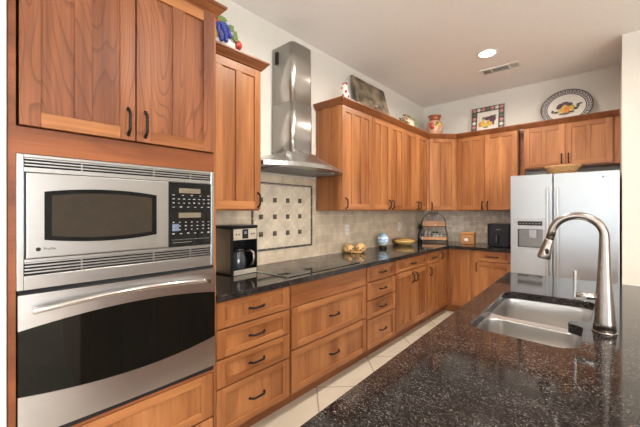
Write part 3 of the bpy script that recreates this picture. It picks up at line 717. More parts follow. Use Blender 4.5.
def slab_hole(outer, inner, z0, z1, mat, name, bev=0.0, parent=None):
    bm = bmesh.new(); loops = []
    for lp in [outer] + (inner if inner and isinstance(inner[0], list) else [inner]):
        vs = [bm.verts.new((p[0], p[1], z0)) for p in lp]
        for i in range(len(vs)): bm.edges.new((vs[i], vs[(i + 1) % len(vs)]))
    r = bmesh.ops.triangle_fill(bm, use_beauty=True, use_dissolve=False, edges=bm.edges[:], normal=(0, 0, 1))
    bm.normal_update()
    ex = bmesh.ops.extrude_face_region(bm, geom=bm.faces[:])
    for g in ex['geom']:
        if isinstance(g, bmesh.types.BMVert): g.co.z = z1
    if bev:
        es = [e for e in bm.edges if all(abs(v.co.z - z1) < 1e-6 for v in e.verts) and any(abs(f.normal.z) < 0.5 for f in (bm.normal_update() or e.link_faces))]
        bm.normal_update()
        bmesh.ops.bevel(bm, geom=es, offset=bev, segments=3, affect='EDGES', profile=0.5)
    mb = MB(); mb.bm.free(); mb.bm = bm
    return mb.build(name, mat, parent)
tag(slab_hole(outer, inner, 0.876, 0.914, GRAN, 'island_countertop', 0.004), 'large dark speckled granite island top with an undermount sink cutout', 'countertop')
t = thing('kitchen_island', (0.08, 1.6, 0), 'cherry island base under the dark granite top', 'island')
mb = MB(); mb.box(-0.50, -0.48, 0.50, 2.72, 0.10, 0.8755); mb.box(0.58, 0.60, 0.50, 2.72, 0.10, 0.8755); mb.box(-0.48, 0.58, 0.50, 0.52, 0.10, 0.8755); mb.box(-0.48, 0.58, 2.70, 2.72, 0.10, 0.8755); mb.box(-0.48, 0.58, 0.52, 2.70, 0.10, 0.12)
mb.build('body', WV, t); MB().box(-0.43, 0.55, 0.55, 2.66, 0, 0.099).build('toe_kick', WY, t)
FI = Frame((-0.5205, 0, 0), (0, -1, 0), (-1, 0, 0))
for a, b in ((0.55, 1.08), (1.08, 1.61), (1.61, 2.14), (2.14, 2.67)): door(FI, -b, -a, 0.12, 0.86, 2, WY, t, -b + 0.045, 0.75)
# sink
t = thing('kitchen_sink', (-0.25, 1.76, 0.66), 'double bowl stainless undermount sink in the island', 'sink')
NB = roundpoly([(-0.432, 1.372), (-0.070, 1.362), (-0.070, 1.690), (-0.437, 1.700)], 0.075, 8)
FB = roundpoly([(-0.442, 1.738), (-0.052, 1.732), (-0.044, 2.172), (-0.447, 2.145)], 0.070, 8)
plate = roundpoly([(-0.462, 1.345), (-0.035, 1.335), (-0.020, 2.20), (-0.468, 2.175)], 0.05)
slab_hole(plate, [NB, FB], 0.8715, 0.8755, ST_S, 'rim_flange', 0, t)
def basin(loop, depth, name):
    c = Vector((sum(p[0] for p in loop) / len(loop), sum(p[1] for p in loop) / len(loop)))
    def ring(s_, z): return [(c.x + (p[0] - c.x) * s_, c.y + (p[1] - c.y) * s_, z) for p in loop]
    mb = MB(); n = len(loop)
    rs = [ring(1.003, 0.8752), ring(0.995, 0.868), ring(0.985, 0.80), ring(0.97, 0.8755 - depth + 0.045), ring(0.945, 0.8755 - depth + 0.016), ring(0.88, 0.8755 - depth + 0.002), ring(0.5, 0.8755 - depth - 0.002), ring(0.12, 0.8755 - depth - 0.004)]
    ro = [ring(1.012, 0.8710), ring(1.0, 0.80), ring(0.985, 0.8755 - depth + 0.035), ring(0.93, 0.8755 - depth - 0.008), ring(0.12, 0.8755 - depth - 0.010)]
    allr = rs + ro[::-1]; v = [q for r_ in allr for q in r_]; f = []
    m = len(allr)
    for j in range(m):
        j2 = (j + 1) % m
        for i in range(n): f.append((j * n + i, j * n + (i + 1) % n, j2 * n + (i + 1) % n, j2 * n + i))
    mb.add(v, f, 0, True); b = mb.build(name, ST_S, t)
    MB().lathe([(0, 0), (0.030, 0.0), (0.034, 0.006), (0.046, 0.010), (0.046, 0.006), (0.040, -0.004), (0, -0.006)], (c.x, c.y, 0.8755 - depth - 0.003), 24).build('drain', CHROME, b)
basin(NB, 0.19, 'basin'); basin(FB, 0.21, 'basin')
# faucet
t = thing('kitchen_faucet', (-0.010, 1.655, 0.914), 'tall brushed nickel pull-down faucet arching over the sink', 'faucet')
fx, fy = -0.010, 1.655
MB().lathe([(0, 0), (0.0385, 0), (0.0385, 0.004), (0.0365, 0.006), (0, 0.006)], (fx, fy, 0.9142), 32).build('base_flange', NICKEL, t)
pts = []; R = []
for z, r0 in ((0.9205, 0.0355), (0.95, 0.0335), (0.985, 0.0305), (1.03, 0.0275), (1.08, 0.0245), (1.13, 0.0218), (1.18, 0.0195), (1.22, 0.0178), (1.255, 0.0168), (1.28, 0.0162)): pts.append((fx, fy, z)); R.append(r0)
cx_, cz_, ar = fx - 0.083, 1.282, 0.083
for k in range(1, 19):
    a = PI * k / 18 * 0.94; pts.append((cx_ + ar * math.cos(a), fy, cz_ + ar * 0.93 * math.sin(a))); R.append(0.0150)
e = Vector(pts[-1]); pts.append((e.x - 0.008, fy, e.z - 0.035)); R.append(0.0150)
MB().tube(pts, R, 24).build('spout', NICKEL, t)
e = Vector(pts[-1]); dirv = (e - Vector(pts[-3])).normalized()
dirv = Vector((-0.26, 0, -0.966)).normalized()
p0 = e + dirv * 0.001
sh = MB(); L_ = [0, 0.004, 0.010, 0.030, 0.060, 0.078, 0.084]; r_ = [0.0155, 0.0175, 0.018, 0.0195, 0.0225, 0.0245, 0.0225]
sh.tube([p0 + dirv * q for q in L_], r_, 20); s_ob = sh.build('spray_head', NICKEL, t)
bt = MB(); side = Vector((0, -1, 0)); pc = p0 + dirv * 0.052 + Vector((0.30, -0.954, 0)) * 0.0205
bt.ell(pc, (0.008, 0.004, 0.013), n=14); bt.build('spray_button', BLACKP, s_ob)
bt = MB(); bt.tube([p0 + dirv * 0.0842, p0 + dirv * 0.0855], 0.018, 18); bt.build('nozzle_face', BLACKP, s_ob)
hb = MB(); hb.tube([(fx - 0.020, fy, 1.045), (fx - 0.083, fy, 1.041)], 0.0125, 16); hb.build('lever_hub', CHROME, t)
hl = MB(); hl.box(fx - 0.094, fx - 0.0835, fy - 0.010, fy + 0.010, 1.030, 1.140, bev=0.004); hl.build('lever', CHROME, t)

# ------------------------------------------------------------------ coffee maker
FC = Frame((-1.985, 1.297, 0), (-0.015, 0.252, 0), (0.252, 0.015, 0))
CW, CD = 0.235, 0.205
t = thing('coffee_maker', (-2.1, 1.41, 0.9145), 'black and stainless drip coffee maker on the counter beside the ovens', 'coffee maker')
mb = MB(FC); z0 = 0.9147
mb.box(0, CW, -CD, 0, z0, z0 + 0.030, bev=0.004); mb.box(0, CW, -CD, -0.135, z0 + 0.030, 1.165, bev=0.003)
mb.box(0.0, 0.012, -0.135, -0.004, z0 + 0.03, 1.165); mb.box(CW - 0.012, CW, -0.135, -0.004, z0 + 0.03, 1.165)
mb.box(0, CW, -CD, -0.002, 1.165, 1.252, bev=0.003); mb.box(-0.004, CW + 0.004, -CD - 0.004, 0.002, 1.252, 1.272, bev=0.008, seg=3)
mb.build('body', BLACKP, t)
CSTEEL = steel('coffee_steel', 'z', (0.26, 0.235, 0.20), 0.33)
m2 = MB(FC); m2.box(-0.003, -0.0005, -CD + 0.012, -0.018, z0 + 0.012, 1.248, bev=0.0008, seg=1); m2.build('side_panel', CSTEEL, t)
CFRONT = plain('champagne_steel', (0.62, 0.57, 0.48), 0.35, 0.7)
fp = MB(FC).box(0.012, CW - 0.012, -0.0015, 0.004, 1.168, 1.248, bev=0.001, seg=1).build('front_panel', CFRONT, t)
MB(FC).box(0.088, 0.142, 0.0041, 0.0055, 1.176, 1.244).build('display', BGLASS, fp)
for u in (0.035, 0.058, 0.172, 0.195):
    m2 = MB(FC); m2.ell((u, 0.005, 1.208), (0.006, 0.002, 0.006), n=10); m2.build('button', BLACKP, fp)
MB(FC).box(0.102, 0.128, 0.0056, 0.006, 1.210, 1.230).build('clock_readout', plain('lcd_blue', (0.16, 0.19, 0.26), 0.3), fp)
MB(FC).box(0.014, CW - 0.014, 0.0005, 0.005, z0 + 0.002, z0 + 0.036, bev=0.001, seg=1).build('lower_panel', CFRONT, t)
ca = FC.p(0.105, -0.070, 0.946)
GL = plain('carafe_glass', (0.035, 0.04, 0.045), 0.05, spec=0.7)
cf = MB().lathe([(0, 0), (0.052, 0), (0.060, 0.010), (0.062, 0.05), (0.058, 0.09), (0.046, 0.125), (0.042, 0.135), (0, 0.135)], ca, 24).build('carafe', GL, t)
MB().lathe([(0, 0), (0.045, 0), (0.044, 0.014), (0.02, 0.02), (0, 0.02)], (ca.x, ca.y, ca.z + 0.1355), 24).build('lid', BLACKP, cf)
mb = MB(FC); mb.tube([(0.150, -0.045, 1.075), (0.172, -0.012, 1.085), (0.186, 0.010, 1.065), (0.188, 0.012, 1.02), (0.182, 0.004, 0.985), (0.166, -0.02, 0.965)], [0.009, 0.010, 0.011, 0.011, 0.010, 0.008], 10); mb.build('handle', CSTEEL, cf)

# ------------------------------------------------------------------ items on the counter
# golden glazed double-lobed dish
t = thing('glazed_dish', (-2.10, 2.95, 0.9145), 'golden brown two-lobed ceramic dish against the backsplash right of the cooktop', 'dish')
u_ = Vector((0.62, 0.78, 0)).normalized()
for s_ in (-1, 1):
    m2 = MB(); c = Vector((-2.10, 2.94, 0.9148)) + u_ * 0.058 * s_
    rot = Matrix.Translation(c) @ Matrix.Rotation(math.atan2(u_.y, u_.x), 4, 'Z') @ Matrix.Rotation(0.22 * s_, 4, 'Y')
    m2.lathe([(0, 0.012), (0.040, 0.012), (0.058, 0.028), (0.062, 0.048), (0.050, 0.075), (0.034, 0.094), (0.012, 0.104), (0, 0.105)], n=20, sx=1.0, sy=0.72, M=rot)
    lob = m2.build('lobe', BAKED, t)
    for q in range(4):
        a = -1.9 + q * 0.55; mm = MB(); mm.ell((c.x + 0.056 * math.cos(a), c.y + 0.050 * math.sin(a), c.z + 0.035 + 0.02 * (q % 2)), (0.010, 0.010, 0.011), n=8); mm.build('olive_spot', GRN if q % 2 else BRN, lob)
m2 = MB(); m2.lathe([(0, 0), (0.06, 0), (0.075, 0.012), (0.070, 0.018), (0.0, 0.014)], (-2.10, 2.94, 0.9146), 28, sx=1.2, sy=0.8, M=None); m2.build('base', BAKED, t)
# painted egg on a dark ring
t = thing('painted_egg', (-2.09, 3.53, 0.9145), 'blue and white striped ornamental egg on a dark ring stand', 'ornament')
EGG, nt, b = new_mat('egg_stripes')
tc = N(nt, 'ShaderNodeTexCoord'); sp = N(nt, 'ShaderNodeSeparateXYZ'); nt.links.new(tc.outputs['Object'], sp.inputs[0])
no = N(nt, 'ShaderNodeTexNoise'); no.inputs['Scale'].default_value = 22; nt.links.new(tc.outputs['Object'], no.inputs['Vector'])
ad = N(nt, 'ShaderNodeMath', operation='MULTIPLY_ADD'); nt.links.new(no.outputs['Fac'], ad.inputs[0]); ad.inputs[1].default_value = 0.05; nt.links.new(sp.outputs[2], ad.inputs[2])
mr = N(nt, 'ShaderNodeMapRange'); mr.inputs['From Min'].default_value = 0.02; mr.inputs['From Max'].default_value = 0.19; nt.links.new(ad.outputs[0], mr.inputs['Value'])
rp = ramp(nt, [(0.05, (0.09, 0.10, 0.04)), (0.22, (0.45, 0.50, 0.15)), (0.34, (0.75, 0.78, 0.7)), (0.46, (0.16, 0.40, 0.65)), (0.56, (0.75, 0.8, 0.82)), (0.66, (0.10, 0.28, 0.55)), (0.76, (0.7, 0.75, 0.8)), (0.95, (0.25, 0.42, 0.60))])
nt.links.new(mr.outputs[0], rp.inputs[0]); nt.links.new(rp.outputs[0], b.inputs['Base Color']); b.inputs['Roughness'].default_value = 0.2
m2 = MB(); pr = [(0, 0.022)] + [(0.070 * math.sin(PI * k / 14) * (1 - 0.10 * (k / 14 - 0.5)), 0.022 + 0.165 * (1 - math.cos(PI * k / 14)) / 2) for k in range(1, 14)] + [(0, 0.187)]
m2.lathe(pr, (-2.09, 3.53, 0.915), 28); m2.build('egg', EGG, t)
m2 = MB(); m2.lathe([(0.048, 0), (0.052, 0.004), (0.040, 0.018), (0.046, 0.030), (0.040, 0.030), (0.034, 0.018), (0.044, 0.0), (0.048, 0)], (-2.09, 3.53, 0.9147), 24); m2.build('ring_stand', BLACKM, t)
# yellow bowl
t = thing('ceramic_bowl', (-2.07, 4.05, 0.9145), 'shallow yellow ceramic bowl with dark rim on the counter', 'bowl')
c = (-2.07, 4.05, 0.9148)
m2 = MB(); m2.lathe([(0, 0), (0.07, 0), (0.075, 0.004), (0.115, 0.022), (0.140, 0.046), (0.146, 0.074), (0.141, 0.074), (0.134, 0.050), (0.110, 0.030), (0.0, 0.012)], c, 36); b_ = m2.build('bowl_body', BOWLY, t)
m2 = MB(); m2.tube([(c[0] + 0.1435 * math.cos(k * PI / 20), c[1] + 0.1435 * math.sin(k * PI / 20), c[2] + 0.078) for k in range(40)], 0.0050, 8, closed=True); m2.build('rim_band', BRN, b_)
# tall black bottle with leafy topper
t = thing('decorative_bottle', (-1.925, 4.225, 0.9145), 'tall black bottle with dark green leafy topper standing left of the spice rack', 'bottle')
bb = (-1.925, 4.225, 0.9148)
m2 = MB(); m2.lathe([(0, 0), (0.030, 0), (0.032, 0.004), (0.030, 0.10), (0.028, 0.15), (0.016, 0.18), (0.014, 0.215), (0.017, 0.218), (0.017, 0.226), (0, 0.226)], bb, 20); b_ = m2.build('bottle_body', BGLASS, t)
MB().box(bb[0] + 0.029, bb[0] + 0.0325, bb[1] - 0.012, bb[1] + 0.006, bb[2] + 0.075, bb[2] + 0.115).build('bottle_label', WHITEP, b_)
m2 = MB()
for k in range(80):
    a = random.uniform(0, 2 * PI); el = random.uniform(-0.4, 1.4); L_ = random.uniform(0.04, 0.075)
    base = Vector((bb[0], bb[1], bb[2] + 0.225)); dv = Vector((math.cos(a) * math.cos(el), math.sin(a) * math.cos(el), math.sin(el)))
    sd = dv.cross(Vector((0, 0, 1))).normalized() * 0.009; nn = dv.cross(sd).normalized() * 0.0012
    p, q, r__ = base, base + dv * L_ * 0.55, base + dv * L_
    m2.add([p, q + sd, r__, q - sd, q + nn, q - nn], [(0, 1, 4), (1, 2, 4), (2, 3, 4), (3, 0, 4), (0, 5, 1), (1, 5, 2), (2, 5, 3), (3, 5, 0)])
m2.build('leaf_topper', plain('dark_leaf', (0.02, 0.035, 0.018), 0.5, var=0.4), t)
# two-tier spice rack
an = math.radians(28); ru = (math.cos(an), math.sin(an), 0); rn = (math.sin(an), -math.cos(an), 0)
FR = Frame((-1.945, 4.735, 0), ru, rn)
t = thing('spice_rack', (-1.945, 4.735, 0.9145), 'two-tier black wire rack with wooden trays in the counter corner', 'rack')
m2 = MB(FR); r_ = 0.004
for s_ in (-1, 1):
    for dd in (-0.055, 0.055):
        m2.tube([(s_ * 0.195, dd, 0.919), (s_ * 0.195, dd, 1.02), (s_ * 0.165, dd, 1.13), (s_ * 0.165, dd, 1.22), (s_ * 0.150, dd * 0.6, 1.27), (s_ * 0.12, 0, 1.305)], r_, 8)
    m2.tube([(s_ * 0.195, -0.055, 0.919), (s_ * 0.195, 0.055, 0.919)], r_, 8)
    m2.tube([(s_ * 0.175, -0.055, 1.145), (s_ * 0.175, 0.055, 1.145)], r_, 8)
    m2.tube([(s_ * 0.12, 0, 1.305), (s_ * 0.085, 0, 1.32), (s_ * 0.06, 0, 1.345), (s_ * 0.02, 0, 1.352), (0, 0, 1.335)], r_, 8)
    m2.tube([(s_ * (0.03 + 0.018 * math.cos(k * PI / 5)), 0, 1.318 + 0.018 * math.sin(k * PI / 5)) for k in range(9)], 0.003, 6)
for dd in (-0.055, 0.055):
    m2.tube([(-0.195, dd, 0.945), (0.195, dd, 0.945)], r_, 8); m2.tube([(-0.175, dd, 1.145), (0.175, dd, 1.145)], r_, 8)
    m2.tube([(-0.185, dd, 1.03), (0.185, dd, 1.03)], 0.0028, 6)
m2.build('wire_frame', BLACKM, t)
for z, hw, hh in ((1.150, 0.158, 0.075), (0.950, 0.176, 0.042)):
    m2 = MB(FR); m2.box(-hw, hw, -0.050, 0.050, z, z + 0.008)
    for a in ((-hw, hw, 0.044, 0.050), (-hw, hw, -0.050, -0.044), (-hw, -hw + 0.008, -0.044, 0.044), (hw - 0.008, hw, -0.044, 0.044)): m2.box(a[0], a[1], a[2], a[3], z + 0.008, z + hh)
    tr = m2.build('tray', WT, t)
    if z > 1.1:
        mm = MB(FR); mm.ell((0.02, 0.0505, z + 0.028), (0.010, 0.002, 0.006), n=10); mm.build('tray_badge', CERW, tr)
SPL = [(-0.115, 0.020, 0.13, 0, 'pale tall'), (-0.060, 0.018, 0.13, 0, 'pale'), (0.005, 0.019, 0.11, 1, ''), (0.052, 0.019, 0.11, 1, ''), (0.105, 0.018, 0.10, 0, '')]
jl = ['white spice jar at the left end of the rack lower tray', 'white spice jar second from left on the rack lower tray', 'clear spice jar with black cap in the middle of the rack', 'clear spice jar with black cap, the right one of the black-capped pair', 'short white spice jar at the right end of the rack tray']
JG = plain('jar_glass', (0.50, 0.48, 0.45), 0.12)
for (u, r0, hh, kk, _), lb_ in zip(SPL, jl):
    c = FR.p(u, 0.0, 0.9582); j = thing('spice_jar', c, lb_, 'jar', 'spice jars in the wire rack')
    MB().lathe([(0, 0), (r0, 0), (r0, hh * 0.72), (r0 * 0.85, hh * 0.78), (0, hh * 0.78)], c, 16).build('jar_body', JG, j)
    MB().lathe([(0, 0), (r0 * 0.95, 0), (r0 * 0.95, hh * 0.22), (0, hh * 0.22)], (c.x, c.y, c.z + hh * 0.781), 16).build('cap', BLACKP if kk else STRIM, j)
# bamboo bread bin / recipe box
t = thing('bamboo_box', (-1.46, 4.78, 0.9145), 'small bamboo box with a white fruit-shaped emblem by the back wall', 'box')
FX = Frame((-1.468, 4.74, 0), (1, 0.05, 0), (0.05, -1, 0))
MB(FX).box(-0.088, 0.088, -0.11, 0, 0.9148, 1.045, bev=0.006, seg=3).build('box_body', BAMBOO, t)
MB(FX).box(-0.090, 0.090, -0.112, 0.002, 1.0465, 1.080, bev=0.008, seg=3).build('lid', BAMBOO, t)
m2 = MB(FX); m2.ell((-0.026, 0.001, 0.972), (0.020, 0.004, 0.022), n=14); m2.ell((-0.004, 0.001, 0.972), (0.020, 0.004, 0.022), n=14); m2.tube([(-0.015, 0.002, 0.99), (-0.010, 0.002, 1.006)], 0.003, 6); m2.build('emblem', CERW, t)
# air fryer
t = thing('air_fryer', (-1.055, 4.75, 0.9145), 'charcoal black air fryer on the counter against the fridge', 'air fryer')
m2 = MB(); m2.prism(rrect(-1.185, -0.915, 4.62, 4.90, 0.035, 5), 0.9215, 1.208, smooth=False, bev=0.012); m2.build('body', FRYER, t)
FYR = Frame((0, 4.62, 0), (1, 0, 0), (0, -1, 0))
dr_ = MB(FYR).box(-1.150, -0.948, 0.0005, 0.008, 0.940, 1.120, bev=0.004).build('basket_drawer', FRYER, t)
m2 = MB(FYR); m2.box(-1.062, -1.036, 0.0085, 0.050, 0.965, 1.075, bev=0.008, seg=3); hd = m2.build('handle', BLACKP, dr_)
MB(FYR).box(-1.066, -1.0625, 0.010, 0.046, 0.97, 1.07).build('handle_trim', STRIM, hd)
m2 = MB(FYR)
for k in range(6): m2.box(-1.075 + k * 0.0085, -1.075 + k * 0.0085 + 0.006, 0.0002, 0.0012, 1.136, 1.143)
m2.build('name_mark', MARK, t)
for x, y in ((-1.15, 4.66), (-0.95, 4.66), (-1.15, 4.86), (-0.95, 4.86)):
    MB().lathe([(0, 0), (0.012, 0), (0.012, 0.0065), (0, 0.0065)], (x, y, 0.9147), 12).build('foot', BLACKP, t)
# potholder hanging at the cabinet edge by the fridge
t = thing('hanging_utensil', (-0.842, 4.66, 1.40), 'small black kitchen tool with yellow tip hanging between cabinet and fridge', 'utensil')
MB().box(-0.845, -0.838, 4.665, 4.695, 1.40, 1.50, bev=0.002).build('blade', BLACKP, t)
MB().tube([(-0.8415, 4.68, 1.501), (-0.8415, 4.68, 1.57)], 0.006, 8).build('grip', YEL, t)

# ------------------------------------------------------------------ things above the cabinets
TOPZ = 2.4155; TOPC = 2.4155
# fruit jar above the left cabinet
t = thing('fruit_jar', (-2.03, 1.27, TOPC), 'white ceramic jar with grapes and fruit in relief above the cabinet left of the hood', 'jar')
jc = Vector((-2.02, 1.225, TOPC))
m2 = MB(); m2.lathe([(0, 0), (0.085, 0), (0.112, 0.05), (0.120, 0.12), (0.106, 0.19), (0.070, 0.232), (0.03, 0.25), (0.02, 0.262), (0.022, 0.272), (0, 0.276)], jc, 28); jb = m2.build('jar_body', CERW, t)
vd = Vector((-jc.x, -jc.y, 0)).normalized(); sdv = Vector((-vd.y, vd.x, 0))
def onj(a, z, r):
    q = vd * math.cos(a) + sdv * math.sin(a); return Vector((jc.x, jc.y, 0)) + q * r + Vector((0, 0, TOPC + z))
rad = lambda z: 0.070 + 0.05 * math.sin(min(1, z / 0.24) * PI)
for r_i in range(8):
    for c_i in range(3 if r_i < 6 else 2):
        z = 0.212 - r_i * 0.0165; a = 0.10 + r_i * 0.03 + (c_i - 1) * 0.24 + random.uniform(-.03, .03)
        m2 = MB(); m2.ell(onj(a, z, rad(z) + 0.014), (0.0155,) * 3, n=10); m2.build('grape', BLUE, t)
for a, z, r_ in ((-0.50, 0.205, .030), (-0.25, 0.235, .024), (1.25, 0.115, .034)):
    m2 = MB(); m2.ell(onj(a, z, rad(z)), (r_,) * 3, n=14); m2.build('apple', RED, t)
m2 = MB(); m2.ell(onj(-0.42, 0.13, rad(0.13) + .005), (0.036, 0.036, 0.034), n=14); m2.build('lemon', YEL, t)
def leaf(c, nrm, ang, L_, w_, par, mt):
    """a domed leaf lying on a surface with normal nrm"""
    nrm = nrm.normalized(); s1 = nrm.cross(Vector((0, 0, 1))).normalized(); s2 = s1.cross(nrm).normalized()
    du_ = s1 * math.cos(ang) + s2 * math.sin(ang); dw = nrm.cross(du_)
    M = Matrix(((du_.x, dw.x, nrm.x, c.x), (du_.y, dw.y, nrm.y, c.y), (du_.z, dw.z, nrm.z, c.z), (0, 0, 0, 1)))
    m2 = MB(M); N2 = 8; v = []; f = []
    for i in range(N2 + 1):
        x = -1 + 2 * i / N2; w = w_ * (1 - x * x) ** 0.8 * (1 - 0.3 * x) * (1 + 0.15 * (i % 2)) + 0.0008
        v += [(x * L_, -w, 0), (x * L_, 0, 0.008), (x * L_, w, 0), (x * L_, 0, -0.003)]
    for i in range(N2):
        a = 4 * i
        for k in range(4): f.append((a + k, a + (k + 1) % 4, a + 4 + (k + 1) % 4, a + 4 + k))
    f += [(0, 1, 2, 3), (4 * N2, 4 * N2 + 3, 4 * N2 + 2, 4 * N2 + 1)]
    m2.add(v, f); m2.build('leaf', mt, par)
for a, z, an_, L_ in ((0.75, 0.205, -0.9, .040), (1.0, 0.165, -1.2, .042), (0.85, 0.135, -0.7, .035), (0.15, 0.255, 0.3, .034), (-0.1, 0.26, 2.6, .03)):
    q = vd * math.cos(a) + sdv * math.sin(a); leaf(onj(a, z, rad(z) + 0.012), q + Vector((0, 0, .3)), an_, L_, 0.022, t, GRN)
# hen figurine
t = thing('hen_figurine', (-1.975, 2.62, TOPZ), 'small white ceramic hen with red comb and spots near the hood', 'figurine')
hc = Vector((-1.985, 2.61, TOPZ))
m2 = MB(); m2.lathe([(0, 0), (0.042, 0), (0.058, 0.04), (0.060, 0.085), (0.050, 0.135), (0.034, 0.175), (0.030, 0.205), (0.027, 0.225), (0.012, 0.240), (0, 0.242)], hc, 24, sx=1, sy=0.95); hb_ = m2.build('hen_body', CERW, t)
vd = Vector((-hc.x, -hc.y, 0)).normalized(); sdv = Vector((-vd.y, vd.x, 0))
up = Vector((0, 0, 1))
m2 = MB()
for k in range(4): m2.ell(hc + sdv * (-0.018 + k * 0.012) + up * (0.243 + 0.004 * (k % 2)), (0.010, 0.008, 0.012), n=10)
m2.build('comb', RED, t)
m2 = MB(); m2.ell(hc + sdv * -0.030 + vd * 0.020 + up * 0.195, (0.014, 0.014, 0.010), n=10); m2.build('beak', ORG, t)
for a, z in ((0.25, 0.15), (-0.3, 0.11), (0.7, 0.10), (0.1, 0.07)):
    q = vd * math.cos(a) + sdv * math.sin(a); m2 = MB(); m2.ell(hc + q * (0.05 if z > 0.14 else 0.056) + up * z, (0.011, 0.011, 0.015), n=10); m2.build('painted_spot', RED, t)
# carved plaque leaning on the wall
t = thing('carved_plaque', (-2.10, 3.33, TOPZ), 'dark square carved relief plaque leaning on the wall above the cabinets', 'plaque')
pw, ph = 0.70, 0.53; n = 56
lean = math.atan2(0.14, ph)
PM = Matrix.Translation((-2.072, 3.01, TOPZ + 0.002)) @ Matrix.Rotation(-lean, 4, 'Y') 
def relief(u, v_):
    e = 0.05
    if u < e or u > 1 - e or v_ < e or v_ > 1 - e: return 0.022
    if u < e * 1.5 or u > 1 - e * 1.5 or v_ < e * 1.5 or v_ > 1 - e * 1.5: return 0.010
    x, y = u - 0.45, v_ - 0.1
    r = math.hypot(x, y * 1.1); h = 0.014 + 0.010 * math.sin(r * 40) * (1 if 0.25 < r < 0.62 else 0.2)
    h += 0.009 * math.sin(u * 31 + 3 * math.sin(v_ * 9)) * math.sin(v_ * 27 + 2 * math.sin(u * 8)); h += 0.006 * math.sin(u * 60) * math.sin(v_ * 70) * (v_ < 0.5)
    return h
mb = MB(PM); v = []; f = []
for j in range(n + 1):
    for i in range(n + 1): v.append((relief(i / n, j / n), pw * i / n, ph * j / n))
o_ = len(v)
for j in range(n + 1):
    for i in range(n + 1): v.append((0, pw * i / n, ph * j / n))
for j in range(n):
    for i in range(n):
        a = j * (n + 1) + i; f.append((a, a + 1, a + n + 2, a + n + 1)); f.append((o_ + a, o_ + a + n + 1, o_ + a + n + 2, o_ + a + 1))
for i in range(n):
    f.append((i, o_ + i, o_ + i + 1, i + 1)); a = n * (n + 1) + i; f.append((a, a + 1, o_ + a + 1, o_ + a))
    a = i * (n + 1); f.append((a, a + n + 1, o_ + a + n + 1, o_ + a)); a = i * (n + 1) + n; f.append((a, o_ + a, o_ + a + n + 1, a + n + 1))
mb.add(v, f); mb.build('relief_panel', PLAQ, t)
# floral teapot
t = thing('floral_jug', (-1.99, 4.10, TOPZ), 'small cream floral jug with twisted handle, between the plaque and the red vase', 'jug')
tc_ = Vector((-2.03, 4.06, TOPZ))
m2 = MB(); m2.lathe([(0, 0), (0.065, 0), (0.085, 0.04), (0.095, 0.10), (0.090, 0.15), (0.068, 0.195), (0.062, 0.21), (0.070, 0.225), (0.060, 0.225), (0.05, 0.20), (0, 0.19)], tc_, 28); m2.build('jug_body', CREAM, t)
vd = Vector((-tc_.x, -tc_.y, 0)).normalized(); sdv = Vector((-vd.y, vd.x, 0))
m2 = MB(); m2.tube([tc_ + sdv * (0.06 + 0.062 * math.sin(PI * k / 10)) + up * (0.215 - 0.15 * k / 10) for k in range(11)], 0.0085, 8); m2.build('handle', GRN, t)
m2 = MB()
m2.tube([tc_ - sdv * (0.055 + 0.045 * k / 5) + up * (0.13 + 0.10 * k / 5) for k in range(6)], [0.016, 0.014, 0.012, 0.011, 0.010, 0.011], 8); m2.build('spout', GRN, t)
for nm, mt, pts in (('flower', PNK, ((-0.4, .16), (0.3, .13), (0.0, .19), (0.8, .17), (-0.9, .21), (-0.1, .235))), ('leaf', GRN, ((-0.1, .14), (0.6, .20), (-0.7, .17), (0.2, .22), (-0.45, .24)))):
    for a, z in pts:
        q = vd * math.cos(a) + sdv * math.sin(a); r0 = 0.092 if z < 0.16 else 0.078
        if nm == 'leaf': leaf(tc_ + q * r0 + up * z, q + up * 0.3, 0.7 + a, 0.028, 0.014, t, mt)
        else:
            m2 = MB(); m2.ell(tc_ + q * r0 + up * z, (0.017, 0.017, 0.013), n=10); m2.build(nm, mt, t)
# copper rimmed vase in the corner
t = thing('ceramic_vase', (-1.90, 4.66, TOPZ), 'round vase with copper red neck and painted fruit in the corner above cabinets', 'vase')
vc = Vector((-1.895, 4.655, TOPZ))
m2 = MB(); m2.lathe([(0, 0), (0.070, 0), (0.078, 0.03), (0.105, 0.10), (0.118, 0.17), (0.112, 0.225), (0.085, 0.262), (0.075, 0.275)], vc, 30); m2.build('vase_body', plain('blush_glaze', (0.62, 0.33, 0.20), 0.25, coat=0.3, var=0.2, nscale=14), t)
m2 = MB(); m2.lathe([(0.074, 0.2755), (0.070, 0.30), (0.078, 0.325), (0.096, 0.338), (0.096, 0.346), (0.084, 0.346), (0.064, 0.33), (0.060, 0.276), (0.074, 0.2755)], vc, 30); m2.build('neck', COPPER, t)
vd = Vector((-vc.x, -vc.y, 0)).normalized(); sdv = Vector((-vd.y, vd.x, 0))
for nm, mt, pts, s_ in (('painted_apple', RED, ((-0.30, .165), (-0.45, .20)), 0.034), ('painted_leaf', GRN, ((0.35, .22), (0.55, .14), (0.2, .19)), 0.024), ('painted_pear', YEL, ((0.38, .185), (0.65, .20)), 0.026)):
    for a, z in pts:
        q = vd * math.cos(a) + sdv * math.sin(a); m2 = MB(); m2.ell(vc + q * (0.100 if z > 0.15 else 0.09) + up * z, (s_,) * 3, n=12)
        m2.build(nm, mt, t)
m2 = MB(); m2.tube([vc + sdv * (0.085 + 0.045 * math.sin(PI * k / 8)) + up * (0.325 - 0.12 * k / 8) for k in range(9)], 0.007, 8); m2.build('handle', CREAM, t)
